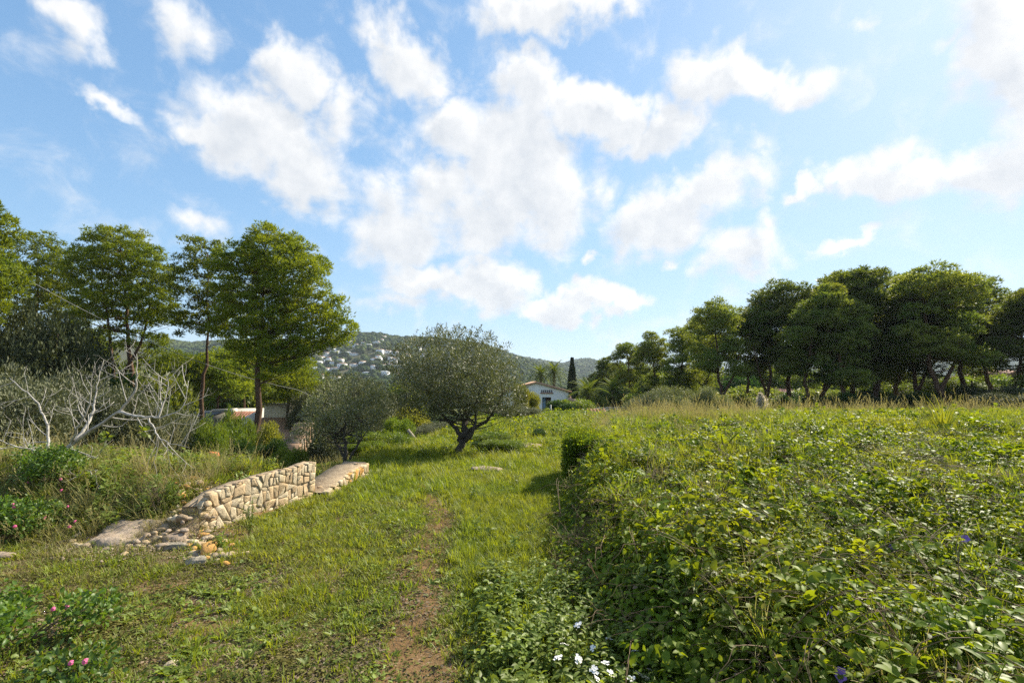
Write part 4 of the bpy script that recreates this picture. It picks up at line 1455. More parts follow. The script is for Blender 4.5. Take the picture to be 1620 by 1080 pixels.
# flat roofed house with solar panels
Y = 36
X = lambda px: (px - 810) / (F / Y)
zb = -3.8
t_ = thing('flat_roofed_house', 'low house with a pale parapet and dark solar panel, left of the thick trunk', 'house', (X(345), Y, zb))
ox = X(345)
Zp = lambda py: at(810, py, Y)[2] - zb
MB().box(X(300) - ox, X(375) - ox, 0, 6, 0, Zp(652)).build('wall', M['post'], t_)
MB().box(X(340) - ox, X(375) - ox, -.1, .15, Zp(652) + .003, Zp(647)).build('parapet', M['post'], t_)
MB().box(X(370) - ox, X(375.5) - ox, -.2, .3, Zp(658), Zp(646)).build('parapet_pier', M['beige'], t_)
pa = MB()
pa.add([(X(305) - ox, -1.8, Zp(663)), (X(344) - ox, -1.8, Zp(660)), (X(362) - ox, -.2, Zp(650.5)), (X(318) - ox, -.2, Zp(651.5))], [(0, 1, 2, 3)])
pa.add([(X(305) - ox, -1.8, Zp(663) - .08), (X(344) - ox, -1.8, Zp(660) - .08), (X(362) - ox, -.2, Zp(650.5) - .08), (X(318) - ox, -.2, Zp(651.5) - .08)], [(3, 2, 1, 0)])
pa.build('solar_panel', M['darkmetal'], t_)
roof_strips(t_, (X(376) - ox, -1.6, Zp(668)), (1, 0, 0), (0, cos(.45), sin(.45)), (0, -sin(.45), cos(.45)), 8, 8, .2, 1.75, M['tile'])
# junk by the thin trunk
c = at(333, 716, 13)
z = ground_at(c[0], 13)
t_ = tag(MB().add([(-.28, 0, 0), (.25, .1, 0), (.3, .05, .16), (-.2, 0, .24), (-.25, .25, .02), (.28, .3, .05), (.24, .28, .2), (-.15, .22, .26)],
                  [(0, 1, 2, 3), (5, 4, 7, 6), (3, 2, 6, 7), (1, 5, 6, 2), (4, 0, 3, 7)]).build('orange_sheet', M['red']), 'crumpled orange sheet lying at the foot of the thin pine trunk', 'sheet')
t_.location = (c[0], 13, c[2] - .12)
t_.scale = (.55, .55, .55)
t_ = tag(MB().add([(-.25, 0, 0), (.27, -.05, 0), (.2, 0, .12), (-.2, .05, .1), (-.2, .25, .02), (.25, .2, .03), (.2, .2, .13), (-.15, .2, .14)],
                  [(0, 1, 2, 3), (5, 4, 7, 6), (3, 2, 6, 7), (1, 5, 6, 2), (4, 0, 3, 7)]).build('blue_sheet', M['blue']), 'pale blue sheet lying in front of the orange sheet', 'sheet')
t_.location = (c[0] + .08, 12.7, c[2] - .2)
t_.scale = (.6, .6, .6)

# --- buildings behind the grove
def far_box_house(pxa, pxb, ptop, Y, label, wm, rm, name='far_house', zb=-2.6, hip=.9):
    xa, xb_ = (pxa - 810) / F * Y, (pxb - 810) / F * Y
    zt = at(810, ptop, Y)[2] - zb
    w = xb_ - xa
    t_ = thing(name, label, 'house', ((xa + xb_) / 2, Y, zb))
    MB().box(-w / 2, w / 2, 0, 7, 0, zt).build('wall', M[wm], t_)
    e = .4
    V = [(-w / 2 - e, -e, zt + .01), (w / 2 + e, -e, zt + .01), (w / 2 + e, 7 + e, zt + .01), (-w / 2 - e, 7 + e, zt + .01), (-w / 2 + w * .3, 3.5, zt + hip), (w / 2 - w * .3, 3.5, zt + hip)]
    MB().add(V, [(0, 1, 5, 4), (2, 3, 4, 5), (3, 2, 1, 0)], [(1, 2, 5), (3, 0, 4)]).build('roof', M[rm], t_)
    for i in range(max(1, int(w / 3))):
        cx = -w / 2 + (i + .5) * w / max(1, int(w / 3))
        wn = MB().box(cx - .5, cx + .5, -.03, .02, zt - 1.7, zt - .6).build('window', M['dark'], t_)
        MB().box(cx - .6, cx + .6, -.09, -.032, zt - 1.8, zt - 1.71).build('sill', M['post'], wn)
    return t_


far_box_house(1168, 1205, 628, 62, 'pale wall seen between the trunks left of the pampas plume', 'beige', 'tile')
far_box_house(1232, 1292, 628, 52, 'long beige house glimpsed between the trunks of the middle grove', 'beige', 'tile')
far_box_house(1388, 1420, 640, 46, 'low pale house right of the thick double trunk', 'beige', 'tile_l')
far_box_house(1484, 1512, 633, 60, 'small house with a pale pink roof behind the leaning trunk', 'beige', 'tile_l')
far_box_house(1592, 1680, 598, 48, 'white house with a brown roof at the right picture edge', 'white', 'tile')
c = at(1484, 645, 38)
t_ = thing('pale_roofed_shed', 'low pale grey sloping roof in front of the pink-roofed house', 'shed', (c[0], 38, -2.5))
h0 = c[2] + 2.5
MB().box(0, 2.3, 0, 3, 0, h0 - .35).build('wall', M['tile'], t_)
MB().add([(-.2, -.3, h0 - .30), (2.0, -.3, h0 + .10), (2.7, 3, h0 + .42), (-.2, 3, h0 + .40), (-.2, -.3, h0 - .38), (2.0, -.3, h0 + .02), (2.7, 3, h0 + .34), (-.2, 3, h0 + .32)],
         [(0, 1, 2, 3), (7, 6, 5, 4), (0, 4, 5, 1), (1, 5, 6, 2), (2, 6, 7, 3), (3, 7, 4, 0)]).build('roof', M['post'], t_)

# ------------------------------------------------------------------ dry-stone walls
print('walls')


def clip_poly(poly, p, n):
    out = []
    for i in range(len(poly)):
        a, b = poly[i], poly[(i + 1) % len(poly)]
        da, db = np.dot(a - p, n), np.dot(b - p, n)
        if da <= 0:
            out.append(a)
        if (da < 0) != (db < 0):
            t_ = da / (da - db)
            out.append(a + (b - a) * t_)
    return out


def fitted_cells(w, h, n, seed):
    """cut the face again and again with slanted lines: fitted angular stones"""
    rg = np.random.default_rng(seed)

    def area(p):
        x, y = p[:, 0], p[:, 1]
        return .5 * abs(np.dot(x, np.roll(y, 1)) - np.dot(y, np.roll(x, 1)))
    target = w * h / n
    todo = [A([(0, 0), (w, 0), (w, h), (0, h)], dtype=float)]
    out = []
    while todo:
        p = todo.pop()
        a_ = area(p)
        if a_ < target * rg.choice([.8, 1.3, 2.4]):
            if a_ > target * .1:
                out.append((p.mean(0), list(p)))
            continue
        sz = p.max(0) - p.min(0)
        ang = rg.normal() * .30 + (0 if sz[0] > sz[1] * rg.uniform(.6, 1.3) else pi / 2)
        n_ = A([cos(ang), sin(ang)])
        c = p.mean(0) + (rg.uniform(-.18, .18, 2)) * sz
        q1, q2 = clip_poly(list(p), c, n_), clip_poly(list(p), c, -n_)
        for q in (q1, q2):
            if len(q) >= 3:
                todo.append(A(q))
    return out


def stone_from_cell(s, poly, o, ux, uz, un, gap, proud, rg):
    c = np.mean(poly, 0)
    # resample corners a little so outlines are less regular
    pts = []
    for i in range(len(poly)):
        a, b = poly[i], poly[(i + 1) % len(poly)]
        d = np.linalg.norm(a - c)
        pts.append(c + (a - c) * max(.3, 1 - gap / d) * rg.uniform(.97, 1.0))
        mid = (a + b) / 2
        dm = np.linalg.norm(mid - c)
        if np.linalg.norm(b - a) > .05:
            pts.append(c + (mid - c) * max(.3, 1 - gap / dm) * rg.uniform(.97, 1.02))
    k = len(pts)
    out = []
    pr = proud * rg.uniform(.6, 1.4)
    tilt = rg.normal(size=2) * .10
    for f, dz in ((1.0, -.05), (1.0, pr * .5), (.93, pr * .95), (.6, pr * 1.05)):
        for p in pts:
            q = c + (p - c) * f
            e = dz + (np.dot(q - c, tilt) if dz > 0 else 0) + (rg.normal() * .003 if dz > 0 else 0)
            out.append(o + ux * q[0] + uz * q[1] + un * e)
    cc = o + ux * c[0] + uz * c[1] + un * (pr * 1.1)
    out.append(cc)
    Q = []
    for r in range(3):
        for j in range(k):
            j2 = (j + 1) % k
            Q.append((r * k + j, r * k + j2, (r + 1) * k + j2, (r + 1) * k + j))
    T = [(3 * k + j, 3 * k + (j + 1) % k, 4 * k) for j in range(k)]
    return out, Q, T


def stone_face(parent, o, ux, uz, un, w, h, n, seed, gap=.005, proud=.016, ax=1, ragged=None, mats=('stone', 'stone_w', 'stone')):
    rg = np.random.default_rng(seed)
    for s, poly in fitted_cells(w, h, n, seed):
        if ragged is not None:
            e = .04
            sl_ = (ragged(s[0] + e) - ragged(s[0] - e)) / (2 * e)
            poly = clip_poly(poly, A([s[0], ragged(s[0])]), A([-sl_, 1.0]))
            if len(poly) < 3 or (A(poly).max(0) - A(poly).min(0)).min() < .025:
                continue
            s = np.mean(poly, 0)
        V, Q, T = stone_from_cell(s, poly, A(o), A(ux), A(uz), A(un), gap, proud, rg)
        MB().add(V, Q, T).build('stone', M[mats[int(rg.integers(0, len(mats)))]], parent)


def rubble_stone(rg, r, flat=.7, sub=I2):
    V, T = sub
    W = V.copy()
    for _ in range(7):     # cut planes give angular stones
        d = rg.normal(size=3)
        d /= np.linalg.norm(d)
        h = rg.uniform(.45, .8)
        ex = np.maximum(W @ d - h, 0)
        W = W - ex[:, None] * d
    W = W * A([rg.uniform(.8, 1.3), rg.uniform(.7, 1.1), flat]) * r
    return W, T


# long wall
zt = .50
A0 = A([-3.33, 5.27, 0.0])
A1 = A([-2.80, 6.98, 0.0])
ux = (A1 - A0) / np.linalg.norm(A1 - A0)
un = A([ux[1], -ux[0], 0])
Lw = np.linalg.norm(A1 - A0)
wall1 = thing('stone_wall', 'longer ochre stone retaining wall with dry grass behind its flat top', 'wall', (0, 0, 0))
hts = lambda s: np.interp(s, [0, .12, .4, .8, Lw], [.30, .40, .44, .47, .49])
core = MB()
ss = np.linspace(0, Lw, 14)
V = []
for s in ss:
    p = A0 + ux * s
    h = hts(s) + .012 * RNG.normal()
    V += [p + A([0, 0, -.25]), p + A([0, 0, h - .03]), p - un * .03 + A([0, 0, h]), p - un * (.17 + .04 * RNG.normal()) + A([0, 0, h - .02]), p - un * .26 + A([0, 0, -.25])]
Q = [(i * 5 + j, (i + 1) * 5 + j, (i + 1) * 5 + j + 1, i * 5 + j + 1) for i in range(13) for j in range(4)] + [(3, 2, 1, 0)]
Q += [(65, 66, 67, 68)]
core.add(V, Q, [(65, 68, 69), (4, 3, 0)])
core.build('mortar_core', M['mortar'], wall1, smooth=False)
stone_face(wall1, A0 + A([0, 0, -.06]), ux, (0, 0, 1), un, Lw, .58, 104, 5, ax=.7, ragged=lambda s: hts(s) + .052, mats=('stone', 'stone_w', 'stone_w', 'stone'), gap=.003)
stone_face(wall1, A1 + A([0, 0, -.06]) + un * .01, -un, (0, 0, 1), ux, .22, .54, 16, 6, proud=.02, mats=('stone', 'stone_o', 'stone'))
# coping pieces along the top
rg = np.random.default_rng(3)
s = .05
while s < Lw - .08:
    w_ = rg.uniform(.06, .14)
    V_, T_ = rubble_stone(rg, 1, 1)
    p = A0 + ux * (s + w_ / 2) - un * rg.uniform(.02, .05) + A([0, 0, float(hts(s)) - .005])
    W = V_ * A([w_ * .55, .06, .014])
    W = W[:, :1] * ux + W[:, 1:2] * un + W[:, 2:] * A([0, 0, 1])
    MB().add(W + p, None, T_).build('stone', M[('stone_w', 'stone', 'mortar')[int(rg.integers(0, 3))]], wall1)
    s += w_ * 1.02
# shorter wall
B0, B1 = A([-2.62, 6.95, 0]), A([-2.50, 8.5, 0])
ux2 = (B1 - B0) / np.linalg.norm(B1 - B0)
un2 = A([ux2[1], -ux2[0], 0])
Lw2 = np.linalg.norm(B1 - B0)
wall2 = thing('stone_wall', 'shorter low stone wall with a broad earth-brown top, nearer the olives', 'wall', (0, 0, 0))
hts2 = lambda s: np.interp(s, [0, .4, .9, Lw2], [.07, .14, .2, .22])
V = []
for s in np.linspace(0, Lw2, 10):
    p = B0 + ux2 * s
    h = float(hts2(s)) + .012 * RNG.normal()
    V += [p + A([0, 0, -.3]), p + A([0, 0, h - .02]), p - un2 * .04 + A([0, 0, h]), p - un2 * .40 + A([0, 0, h + .01]), p - un2 * .43 + A([0, 0, -.6])]
Q = [(i * 5 + j, (i + 1) * 5 + j, (i + 1) * 5 + j + 1, i * 5 + j + 1) for i in range(9) for j in range(4)] + [(45, 46, 47, 48)]
MB().add(V, Q, [(45, 48, 49)]).build('mortar_core', M['mortar'], wall2)
rg = np.random.default_rng(81)
for i in range(26):
    V_, T_ = rubble_stone(rg, rg.uniform(.02, .05), .4)
    s_ = rg.uniform(.1, Lw2)
    MB().add(V_ + B0 + ux2 * s_ - un2 * rg.uniform(.05, .38) + A([0, 0, float(hts2(s_)) + .003]), None, T_).build('stone', M[('stone', 'mortar', 'concrete')[i % 3]], wall2)
stone_face(wall2, B0 + A([0, 0, -.10]), ux2, (0, 0, 1), un2, Lw2, .32, 34, 8, ragged=lambda s: hts2(s) + .1, mats=('stone', 'stone_o', 'stone_w'), proud=.03)
stone_face(wall2, B1 + A([0, 0, -.10]), -un2, (0, 0, 1), ux2, .40, .32, 8, 9, mats=('stone',), proud=.03)

# ruined wall end on the right under the vines
C0, C1 = A([.98, 7.7, 0]), A([1.25, 8.9, 0])
ux3 = (C1 - C0) / np.linalg.norm(C1 - C0)
un3 = A([-ux3[1], ux3[0], 0])      # faces left
wall3 = thing('ruined_wall', 'broken stone wall end under vines at the left edge of the meadow', 'wall', (0, 0, 0))
L3 = np.linalg.norm(C1 - C0)
V = []
for s in np.linspace(-.1, L3, 10):
    p = C0 + ux3 * s
    h = .68 + .03 * RNG.normal()
    V += [p + A([0, 0, -.3]), p + A([0, 0, h - .05]), p - un3 * .04 + A([0, 0, h]), p - un3 * .55 + A([0, 0, h + .01]), p - un3 * .6 + A([0, 0, -.3])]
Q = [(i * 5 + j, i * 5 + j + 1, (i + 1) * 5 + j + 1, (i + 1) * 5 + j) for i in range(9) for j in range(4)] + [(3, 2, 1, 0), (45, 46, 47, 48)]
MB().add(V, Q, [(4, 3, 0), (45, 48, 49)]).build('mortar_core', M['mortar'], wall3)
stone_face(wall3, C0 + A([0, 0, -.05]), ux3, (0, 0, 1), un3, L3, .70, 46, 15, mats=('stone_g', 'concrete', 'stone'), proud=.04)
stone_face(wall3, C0 + A([0, 0, -.05]) + ux3 * -.1, -un3, (0, 0, 1), -ux3, .58, .70, 26, 16, mats=('stone_g', 'concrete', 'stone'), proud=.04)
rg = np.random.default_rng(44)
for i in range(16):
    V_, T_ = rubble_stone(rg, rg.uniform(.05, .10), .4)
    p = C0 + ux3 * rg.uniform(-.05, L3) - un3 * rg.uniform(.03, .5) + A([0, 0, .69])
    MB().add(V_ + p, None, T_).build('stone', M[('stone_g', 'concrete')[i % 2]], wall3)

# collapsed end of the long wall: footing, rubble, single rocks
ft = at(262, 800, 5.25)
foot = thing('wall_footing', 'flat crumbling footing slab left of the long stone wall', 'wall footing', (0, 0, 0))
rg = np.random.default_rng(61)
cx, cyy = (255 - 810) / F * 5.2, 5.1
gx_, gy_ = np.meshgrid(np.linspace(-.75, .75, 60), np.linspace(-.4, .4, 34))
er = np.hypot(gx_ / .58, gy_ / .28) + .55 * (fbm(gx_, gy_, 4, 5) - .5) + .25 * (fbm(gx_, gy_, 14, 6) - .5)
hh_ = .075 * (1 - sm(.78, .95, er)) + .05 * (fbm(gx_, gy_, 5, 8) - .5) + .03 * (fbm(gx_, gy_, 20, 9) - .5) - .10 * sm(.95, 1.2, er)
Vf = np.stack([cx + gx_, cyy + gy_, terrain(cx + gx_, cyy + gy_) + hh_], -1).reshape(-1, 3)
ii_, jj_ = np.meshgrid(np.arange(33), np.arange(59), indexing='ij')
MB().add(Vf, np.stack([ii_ * 60 + jj_, ii_ * 60 + jj_ + 1, (ii_ + 1) * 60 + jj_ + 1, (ii_ + 1) * 60 + jj_], -1).reshape(-1, 4)).build('slab', M['concrete'], foot)
for i in range(18):
    V_, T_ = rubble_stone(rg, rg.uniform(.03, .06), .5)
    a_ = rg.uniform(pi, 2 * pi)
    x, y = cx + .66 * cos(a_), cyy + .34 * sin(a_)
    MB().add(V_ + A([x, y, ground_at(x, y) + .03]), None, T_).build('stone', M[('concrete', 'stone_w', 'stone')[i % 3]], foot)
pile = thing('rubble_pile', 'spill of small broken ochre stones below the crumbled wall end', 'rubble', (0, 0, 0))
for i in range(210):
    f = rg.random()
    px, py = 285 + 70 * f + rg.normal() * 22, 795 + 70 * f + rg.normal() * 9
    Yd = CAMZ / ((py - 605) / F) * .97
    x = (px - 810) / F * Yd
    r = rg.uniform(.016, .05) + .02 * (rg.random() < .2)
    V_, T_ = rubble_stone(rg, r, rg.uniform(.4, .8), I1 if r < .03 else I2)
    MB().add(V_ + A([x, Yd, ground_at(x, Yd) + r * .3]), None, T_).build('stone', M[('stone', 'stone_w', 'stone_o', 'concrete', 'stone')[i % 5]], pile)


for i in range(120):      # the crumbled end slopes down from the wall to the footing
    f = rg.random() ** .8
    x = -3.33 - .42 * f + rg.normal() * .07
    y = 5.25 - .42 * f + rg.normal() * .09
    r = rg.uniform(.02, .06)
    V_, T_ = rubble_stone(rg, r, rg.uniform(.4, .8), I1 if r < .035 else I2)
    MB().add(V_ + A([x, y, ground_at(x, y) + (.34 * (1 - f) ** 1.3) * rg.uniform(.2, 1.0)]), None, T_).build('stone', M[('stone', 'stone_w', 'mortar', 'concrete', 'stone')[i % 5]], pile)
V = []
for i in range(22):
    for j in range(16):
        f, g_ = i / 21, j / 15 * 2 - 1
        x, y = -3.40 - .50 * f + g_ * .16, 5.34 - .50 * f - g_ * .16
        V.append((x, y, ground_at(x, y) - .03 + .26 * (1 - f) ** 1.2 * (1 - g_ * g_) + .05 * (float(fbm(x, y, 9, 4)) - .5)))
MB().add(V, [(i * 16 + j, (i + 1) * 16 + j, (i + 1) * 16 + j + 1, i * 16 + j + 1) for i in range(21) for j in range(15)]).build('earth_spill', M['mortar'], pile)


def rock(px, py, r, m_, label, flat=.7, seed=0, group=None, stretch=(1, 1)):
    Yd = CAMZ / ((py - 605) / F)
    for _ in range(3):
        x = (px - 810) / F * Yd
        Yd = (CAMZ - ground_at(x, Yd)) / ((py - 605) / F)
    rg = np.random.default_rng(seed)
    V_, T_ = rubble_stone(rg, r, flat, I3)
    V_ = V_ * A([stretch[0], stretch[1], 1]) + .03 * r * rg.normal(size=V_.shape)
    o = MB().add(V_, None, T_).build('rock', M[m_])
    o.location = (x, Yd, ground_at(x, Yd) + r * flat * .35)
    return tag(o, label, 'rock', group)


rock(345, 866, .105, 'stone_o', 'bright orange sandstone block on the rubble below the wall', .8, 1)
rock(330, 882, .11, 'stone_g', 'white speckled rock in front of the orange block', .6, 2, stretch=(1.2, .8))
rock(378, 870, .055, 'stone_g', 'small rounded grey rock right of the orange block', .7, 3)
rock(283, 858, .10, 'stone_g', 'long grey speckled stone lying left of the orange block', .5, 4, stretch=(2.1, .7))
rock(326, 836, .045, 'stone_w', 'small pale stone in the middle of the rubble', .6, 5)
rock(297, 1027, .045, 'stone_w', 'lone flat pale stone in the near left grass', .4, 6)
rock(650, 1066, .03, 'stone_w', 'small grey stone on the bare path in the foreground', .6, 7)
rock(770, 742, .26, 'concrete', 'flat earthy stone in the grass below the large olive', .25, 8, stretch=(1.2, .8))
rock(838, 706, .35, 'concrete', 'flat stone half buried between the low bushes', .25, 9, stretch=(1, 1.5))
rock(20, 872, .12, 'concrete', 'low flat rock at the left picture edge', .3, 10, stretch=(1.6, .8))
rock(148, 876, .06, 'stone_w', 'small pale rock in the left grass beside the lantana', .3, 11, stretch=(1.4, .8))

# leaning slab with a propping stick and terrace edge
c = at(664, 686, 17)
t_ = thing('leaning_slab', 'pale slab leaning over at the edge of the terrace', 'slab', (c[0] - .02, 17, c[2] - .35))
o = MB().box(-.045, .045, -.17, .17, 0, .62).build('slab', M['stone_g'], t_)
o.rotation_euler = (0, radians(-38), .2)
MB().tube([(0.05, 0, .08), (.25, 0, .15), (.45, .1, .26)], [.025, .02, .014], 5).build('prop_stick', M['bark_fig'], t_)
pts = [at(602, 712, 13.2), at(630, 700, 14.2), at(660, 692, 15.4), at(692, 686, 17)]
ed = thing('terrace_edge', 'row of brown edging stones running up to the leaning slab', 'edging', (0, 0, 0))
rg = np.random.default_rng(71)
for i in range(26):
    f = i / 25 * 3
    k = min(int(f), 2)
    p = pts[k] + (pts[k + 1] - pts[k]) * (f - k)
    V_, T_ = rubble_stone(rg, rg.uniform(.12, .2), .45)
    MB().add(V_ + A([p[0], p[1], ground_at(p[0], p[1]) + .05]), None, T_).build('stone', M['concrete'], ed)

# fence posts
for i, (px, pt, pb, Y, lab) in enumerate([(871, 640, 664, 28, 'pale fence post below the white house door'), (925, 650, 669, 26, 'tallest pale fence post in front of the hedge'),
                                          (938, 656, 668, 26, 'short pale fence post right of the hedge'), (986, 650, 668, 27, 'pale fence post before the garden wall')]):
    p = at(px, pt, Y)
    h = p[2] - ground_at(p[0], Y)
    o = MB().tube([(0, 0, -.2), (0.01, 0, h)], [.05, .045], 8).build('fence_post', M['post'])
    o.location = (p[0], Y, p[2] - h)
    tag(o, lab, 'post', 'pale fence posts by the hedge')
t_ = thing('wire_fence', 'dark wire fence with a crooked post before the right-edge house', 'fence', (0, 0, 0))
pp = [at(px, 612, 34) for px in (1540, 1585, 1630, 1680)]
for i, p in enumerate(pp):
    MB().tube([(p[0] + (.0 if i else .12), 34, ground_at(p[0], 34) - .1), (p[0] - (0 if i else .1), 34, p[2] + (.45 if i == 0 else .1))], [.06, .05], 6).build('post', M['postd'], t_)
for dz in (0, -.5, -1):
    MB().tube([p + A([0, .07, dz - .05]) for p in pp], .012, 4).build('wire', M['postd'], t_)

# overhead cable
a_, b_ = at(-60, 380, 20), at(470, 616, 30)
p = []
for s in np.linspace(0, 1.25, 40):
    q = a_ + (b_ - a_) * s
    p.append(q + A([0, 0, -.9 * 4 * .25 * (1 - (2 * min(s, 1) - 1) ** 2)]))
o = MB().tube(p, .014, 5).build('overhead_cable', M['cable'])
tag(o, 'thin grey overhead cable sagging past the left pines', 'cable')

# ------------------------------------------------------------------ bare fig tree
print('fig')
rgf = np.random.default_rng(12)


def fig_branch(mb, p, d, L, r, depth, bend_up=.5):
    n = max(4, int(L / .11))
    pts = [p]
    d = d / np.linalg.norm(d)
    nodes = []
    curv = rgf.normal(size=3) * .06
    for i in range(n):
        f = i / n
        d = d + curv + A([0, 0, .05 + bend_up * .10 * f]) + rgf.normal(size=3) * .05
        d /= np.linalg.norm(d)
        p = p + d * L / n
        pts.append(p)
        nodes.append((p, d.copy(), f))
    rad = r * (1 - .55 * np.linspace(0, 1, n + 1))
    mb.tube(pts, rad, 6 if r > .012 else 4)
    if depth > 0:
        k = {3: 4, 2: 3, 1: 2}[depth]
        for j in range(k):
            f = .25 + .75 * (j + rgf.random()) / k
            q, dd, ff = nodes[min(len(nodes) - 1, int(f * len(nodes)))]
            side = np.cross(dd, rgf.normal(size=3))
            side /= np.linalg.norm(side)
            nd = dd * .55 + side * rgf.uniform(.6, 1.0) + A([0, -.05, .10])
            fig_branch(mb, q, nd, L * rgf.uniform(.38, .62), r * (1 - .55 * f) * .68, depth - 1, 1.1)


fx = at(88, 770, 6.2)[0]
fz = ground_at(fx, 6.2)
fig = thing('fig_tree', 'leafless fig tree with pale twisting branches on the left bank', 'fig tree', (0, 0, 0))
B = A([fx, 6.2, fz - .05])
tm = MB()
tm.tube([B, B + A([-.02, 0, .22]), at(82, 735, 6.2)], [.065, .055, .05], 9)
tm.build('trunk', M['bark_fig'], fig, smooth=True)
S = at(84, 740, 6.2)
mains = [[S, at(100, 712, 6.1), at(150, 676, 6.0), at(188, 652, 5.95), at(212, 622, 5.9), at(218, 598, 5.9), at(216, 560, 5.9)],
         [S, at(74, 712, 6.3), at(78, 690, 6.35), at(68, 650, 6.4), at(50, 625, 6.45), at(15, 598, 6.5)],
         [S, at(60, 712, 6.1), at(25, 708, 6.0), at(-10, 690, 5.9)],
         [at(120, 698, 6.05), at(142, 665, 6.2), at(150, 640, 6.3), at(152, 610, 6.35), at(164, 570, 6.4)],
         [at(188, 652, 5.95), at(215, 658, 5.8), at(250, 660, 5.7), at(290, 652, 5.6), at(298, 602, 5.6)],
         [at(250, 660, 5.7), at(262, 630, 5.75), at(268, 588, 5.8)],
         [at(110, 705, 6.1), at(120, 680, 5.9), at(140, 650, 5.8), at(146, 615, 5.75), at(136, 595, 5.7)],
         [S, at(95, 745, 6.0), at(125, 746, 5.8), at(155, 744, 5.6)],
         [at(235, 660, 5.75), at(250, 690, 5.7), at(262, 700, 5.65), at(300, 708, 5.6)]]
rr_ = [.034, .028, .02, .024, .02, .014, .018, .014, .012]
for m_, r in zip(mains, rr_):
    m_ = A(m_)
    t0 = np.linspace(0, 1, len(m_))
    k = 4 * len(m_)
    # smooth by repeated averaging
    p = np.stack([np.interp(np.linspace(0, 1, k), t0, m_[:, i]) for i in range(3)], 1)
    for _ in range(3):
        p[1:-1] = (p[:-2] + 2 * p[1:-1] + p[2:]) / 4
    p[1:-1] += rgf.normal(size=(k - 2, 3)) * .006
    mb = MB()
    mb.tube(p, r * .95 * (1 - .86 * np.linspace(0, 1, k) ** .8), 7)
    for j in range(9):
        i = int(k * (.2 + .8 * (j + rgf.random() * .6) / 9.2))
        i = min(i, k - 2)
        dd = p[i + 1] - p[i]
        dd /= np.linalg.norm(dd)
        side = np.cross(dd, A([rgf.normal() * .3, 1, rgf.normal() * .3])) * rgf.choice([-1, 1])
        side /= np.linalg.norm(side)
        fig_branch(mb, p[i], dd * .5 + side * .9 + A([0, rgf.normal() * .3, .15]), rgf.uniform(.18, .5), max(.005, r * (1 - .8 * i / k) * .42), 2 if j % 3 == 0 else 1, 1.2)
    mb.build('branch', M['bark_fig'], fig, smooth=True)
fl = leafy(A([at(230, 683, 5.7), at(168, 690, 5.9)]) + 0, .05, 14, .06, .05, LEAFF)
fl.build('leaf_tuft', M['weed'], fig)

# ------------------------------------------------------------------ plants for the ground cover
print('cover')


def sprig(n, R, H, L, W, tpl=LEAFF, upn=.9, stems=True, m_='vine', tri=False):
    mb = MB()
    P = RNG.normal(size=(n, 3)) * A([R * .5, R * .5, 0])
    P[:, 2] = RNG.random(n) ** .7 * H * (1 - .4 * np.hypot(P[:, 0], P[:, 1]) / R)
    a = RNG.uniform(0, 6.28, n)
    D = np.stack([np.cos(a), np.sin(a), RNG.normal(size=n) * .35], 1)
    Nn = A([0, 0, upn]) + RNG.normal(size=(n, 3)) * .38
    Ls = L * RNG.choice([.45, .7, 1.0, 1.35], n) * RNG.uniform(.8, 1.2, n)
    rnd = np.clip(.25 + .5 * P[:, 2] / H + .35 * RNG.normal(size=n), 0, 1)
    mb.leaves(P, D, Nn, Ls, W * Ls / L, tpl, rnd)
    if tri:
        for s in (-1, 1):
            D2 = D + s * 1.3 * np.stack([-np.sin(a), np.cos(a), 0 * a], 1)
            mb.leaves(P, D2, Nn + RNG.normal(size=(n, 3)) * .1, Ls * .85, W * Ls / L * .85, tpl, rnd)
    if stems:
        for i in range(0, n, 3):
            mb.tube([(P[i, 0] * .3, P[i, 1] * .3, -.03), P[i]], [.0022, .0016], 3, cap=False)
    return proto('sprig', mb, M[m_])


def tuft(n, R, H, W, lean=.35, m_='grass', tpl=BLADE, seeds=False):
    mb = MB()
    a = RNG.uniform(0, 6.28, n)
    rr = RNG.random(n) ** .5 * R
    P = np.stack([rr * np.cos(a), rr * np.sin(a), np.full(n, -.01)], 1)
    b = a + RNG.normal(size=n) * .8
    l = np.abs(RNG.normal(size=n)) * lean + .08
    D = np.stack([np.cos(b) * l, np.sin(b) * l, np.ones(n)], 1)
    Nn = np.stack([-np.cos(b), -np.sin(b), l], 1)
    Hs = H * RNG.uniform(.5, 1.15, n)
    mb.leaves(P, D, Nn, Hs, W, tpl)
    if seeds:
        D /= np.linalg.norm(D, axis=1, keepdims=True)
        for i in range(0, n, 2):
            tip = P[i] + D[i] * Hs[i] * .92
            m = 10
            Q_ = tip + np.outer(np.linspace(-.16, .04, m) * H, D[i])
            mb.leaves(Q_, D[i] + rdir(m) * .5, rdir(m), .03, .008, LEAFQ, .8)
    return proto('tuft', mb, M[m_])


def rosette(n, L, W, lift=.35, m_='weed'):
    mb = MB()
    a = np.arange(n) * 2.4 + RNG.normal(size=n) * .2
    l = lift + RNG.random(n) * .5
    D = np.stack([np.cos(a), np.sin(a), l], 1)
    Nn = np.stack([-np.cos(a) * .4, -np.sin(a) * .4, np.ones(n)], 1)
    mb.leaves(np.stack([np.cos(a) * .005, np.sin(a) * .005, 0 * a], 1), D, Nn, L * RNG.uniform(.6, 1.15, n), W, LEAFF)
    return proto('rosette', mb, M[m_])


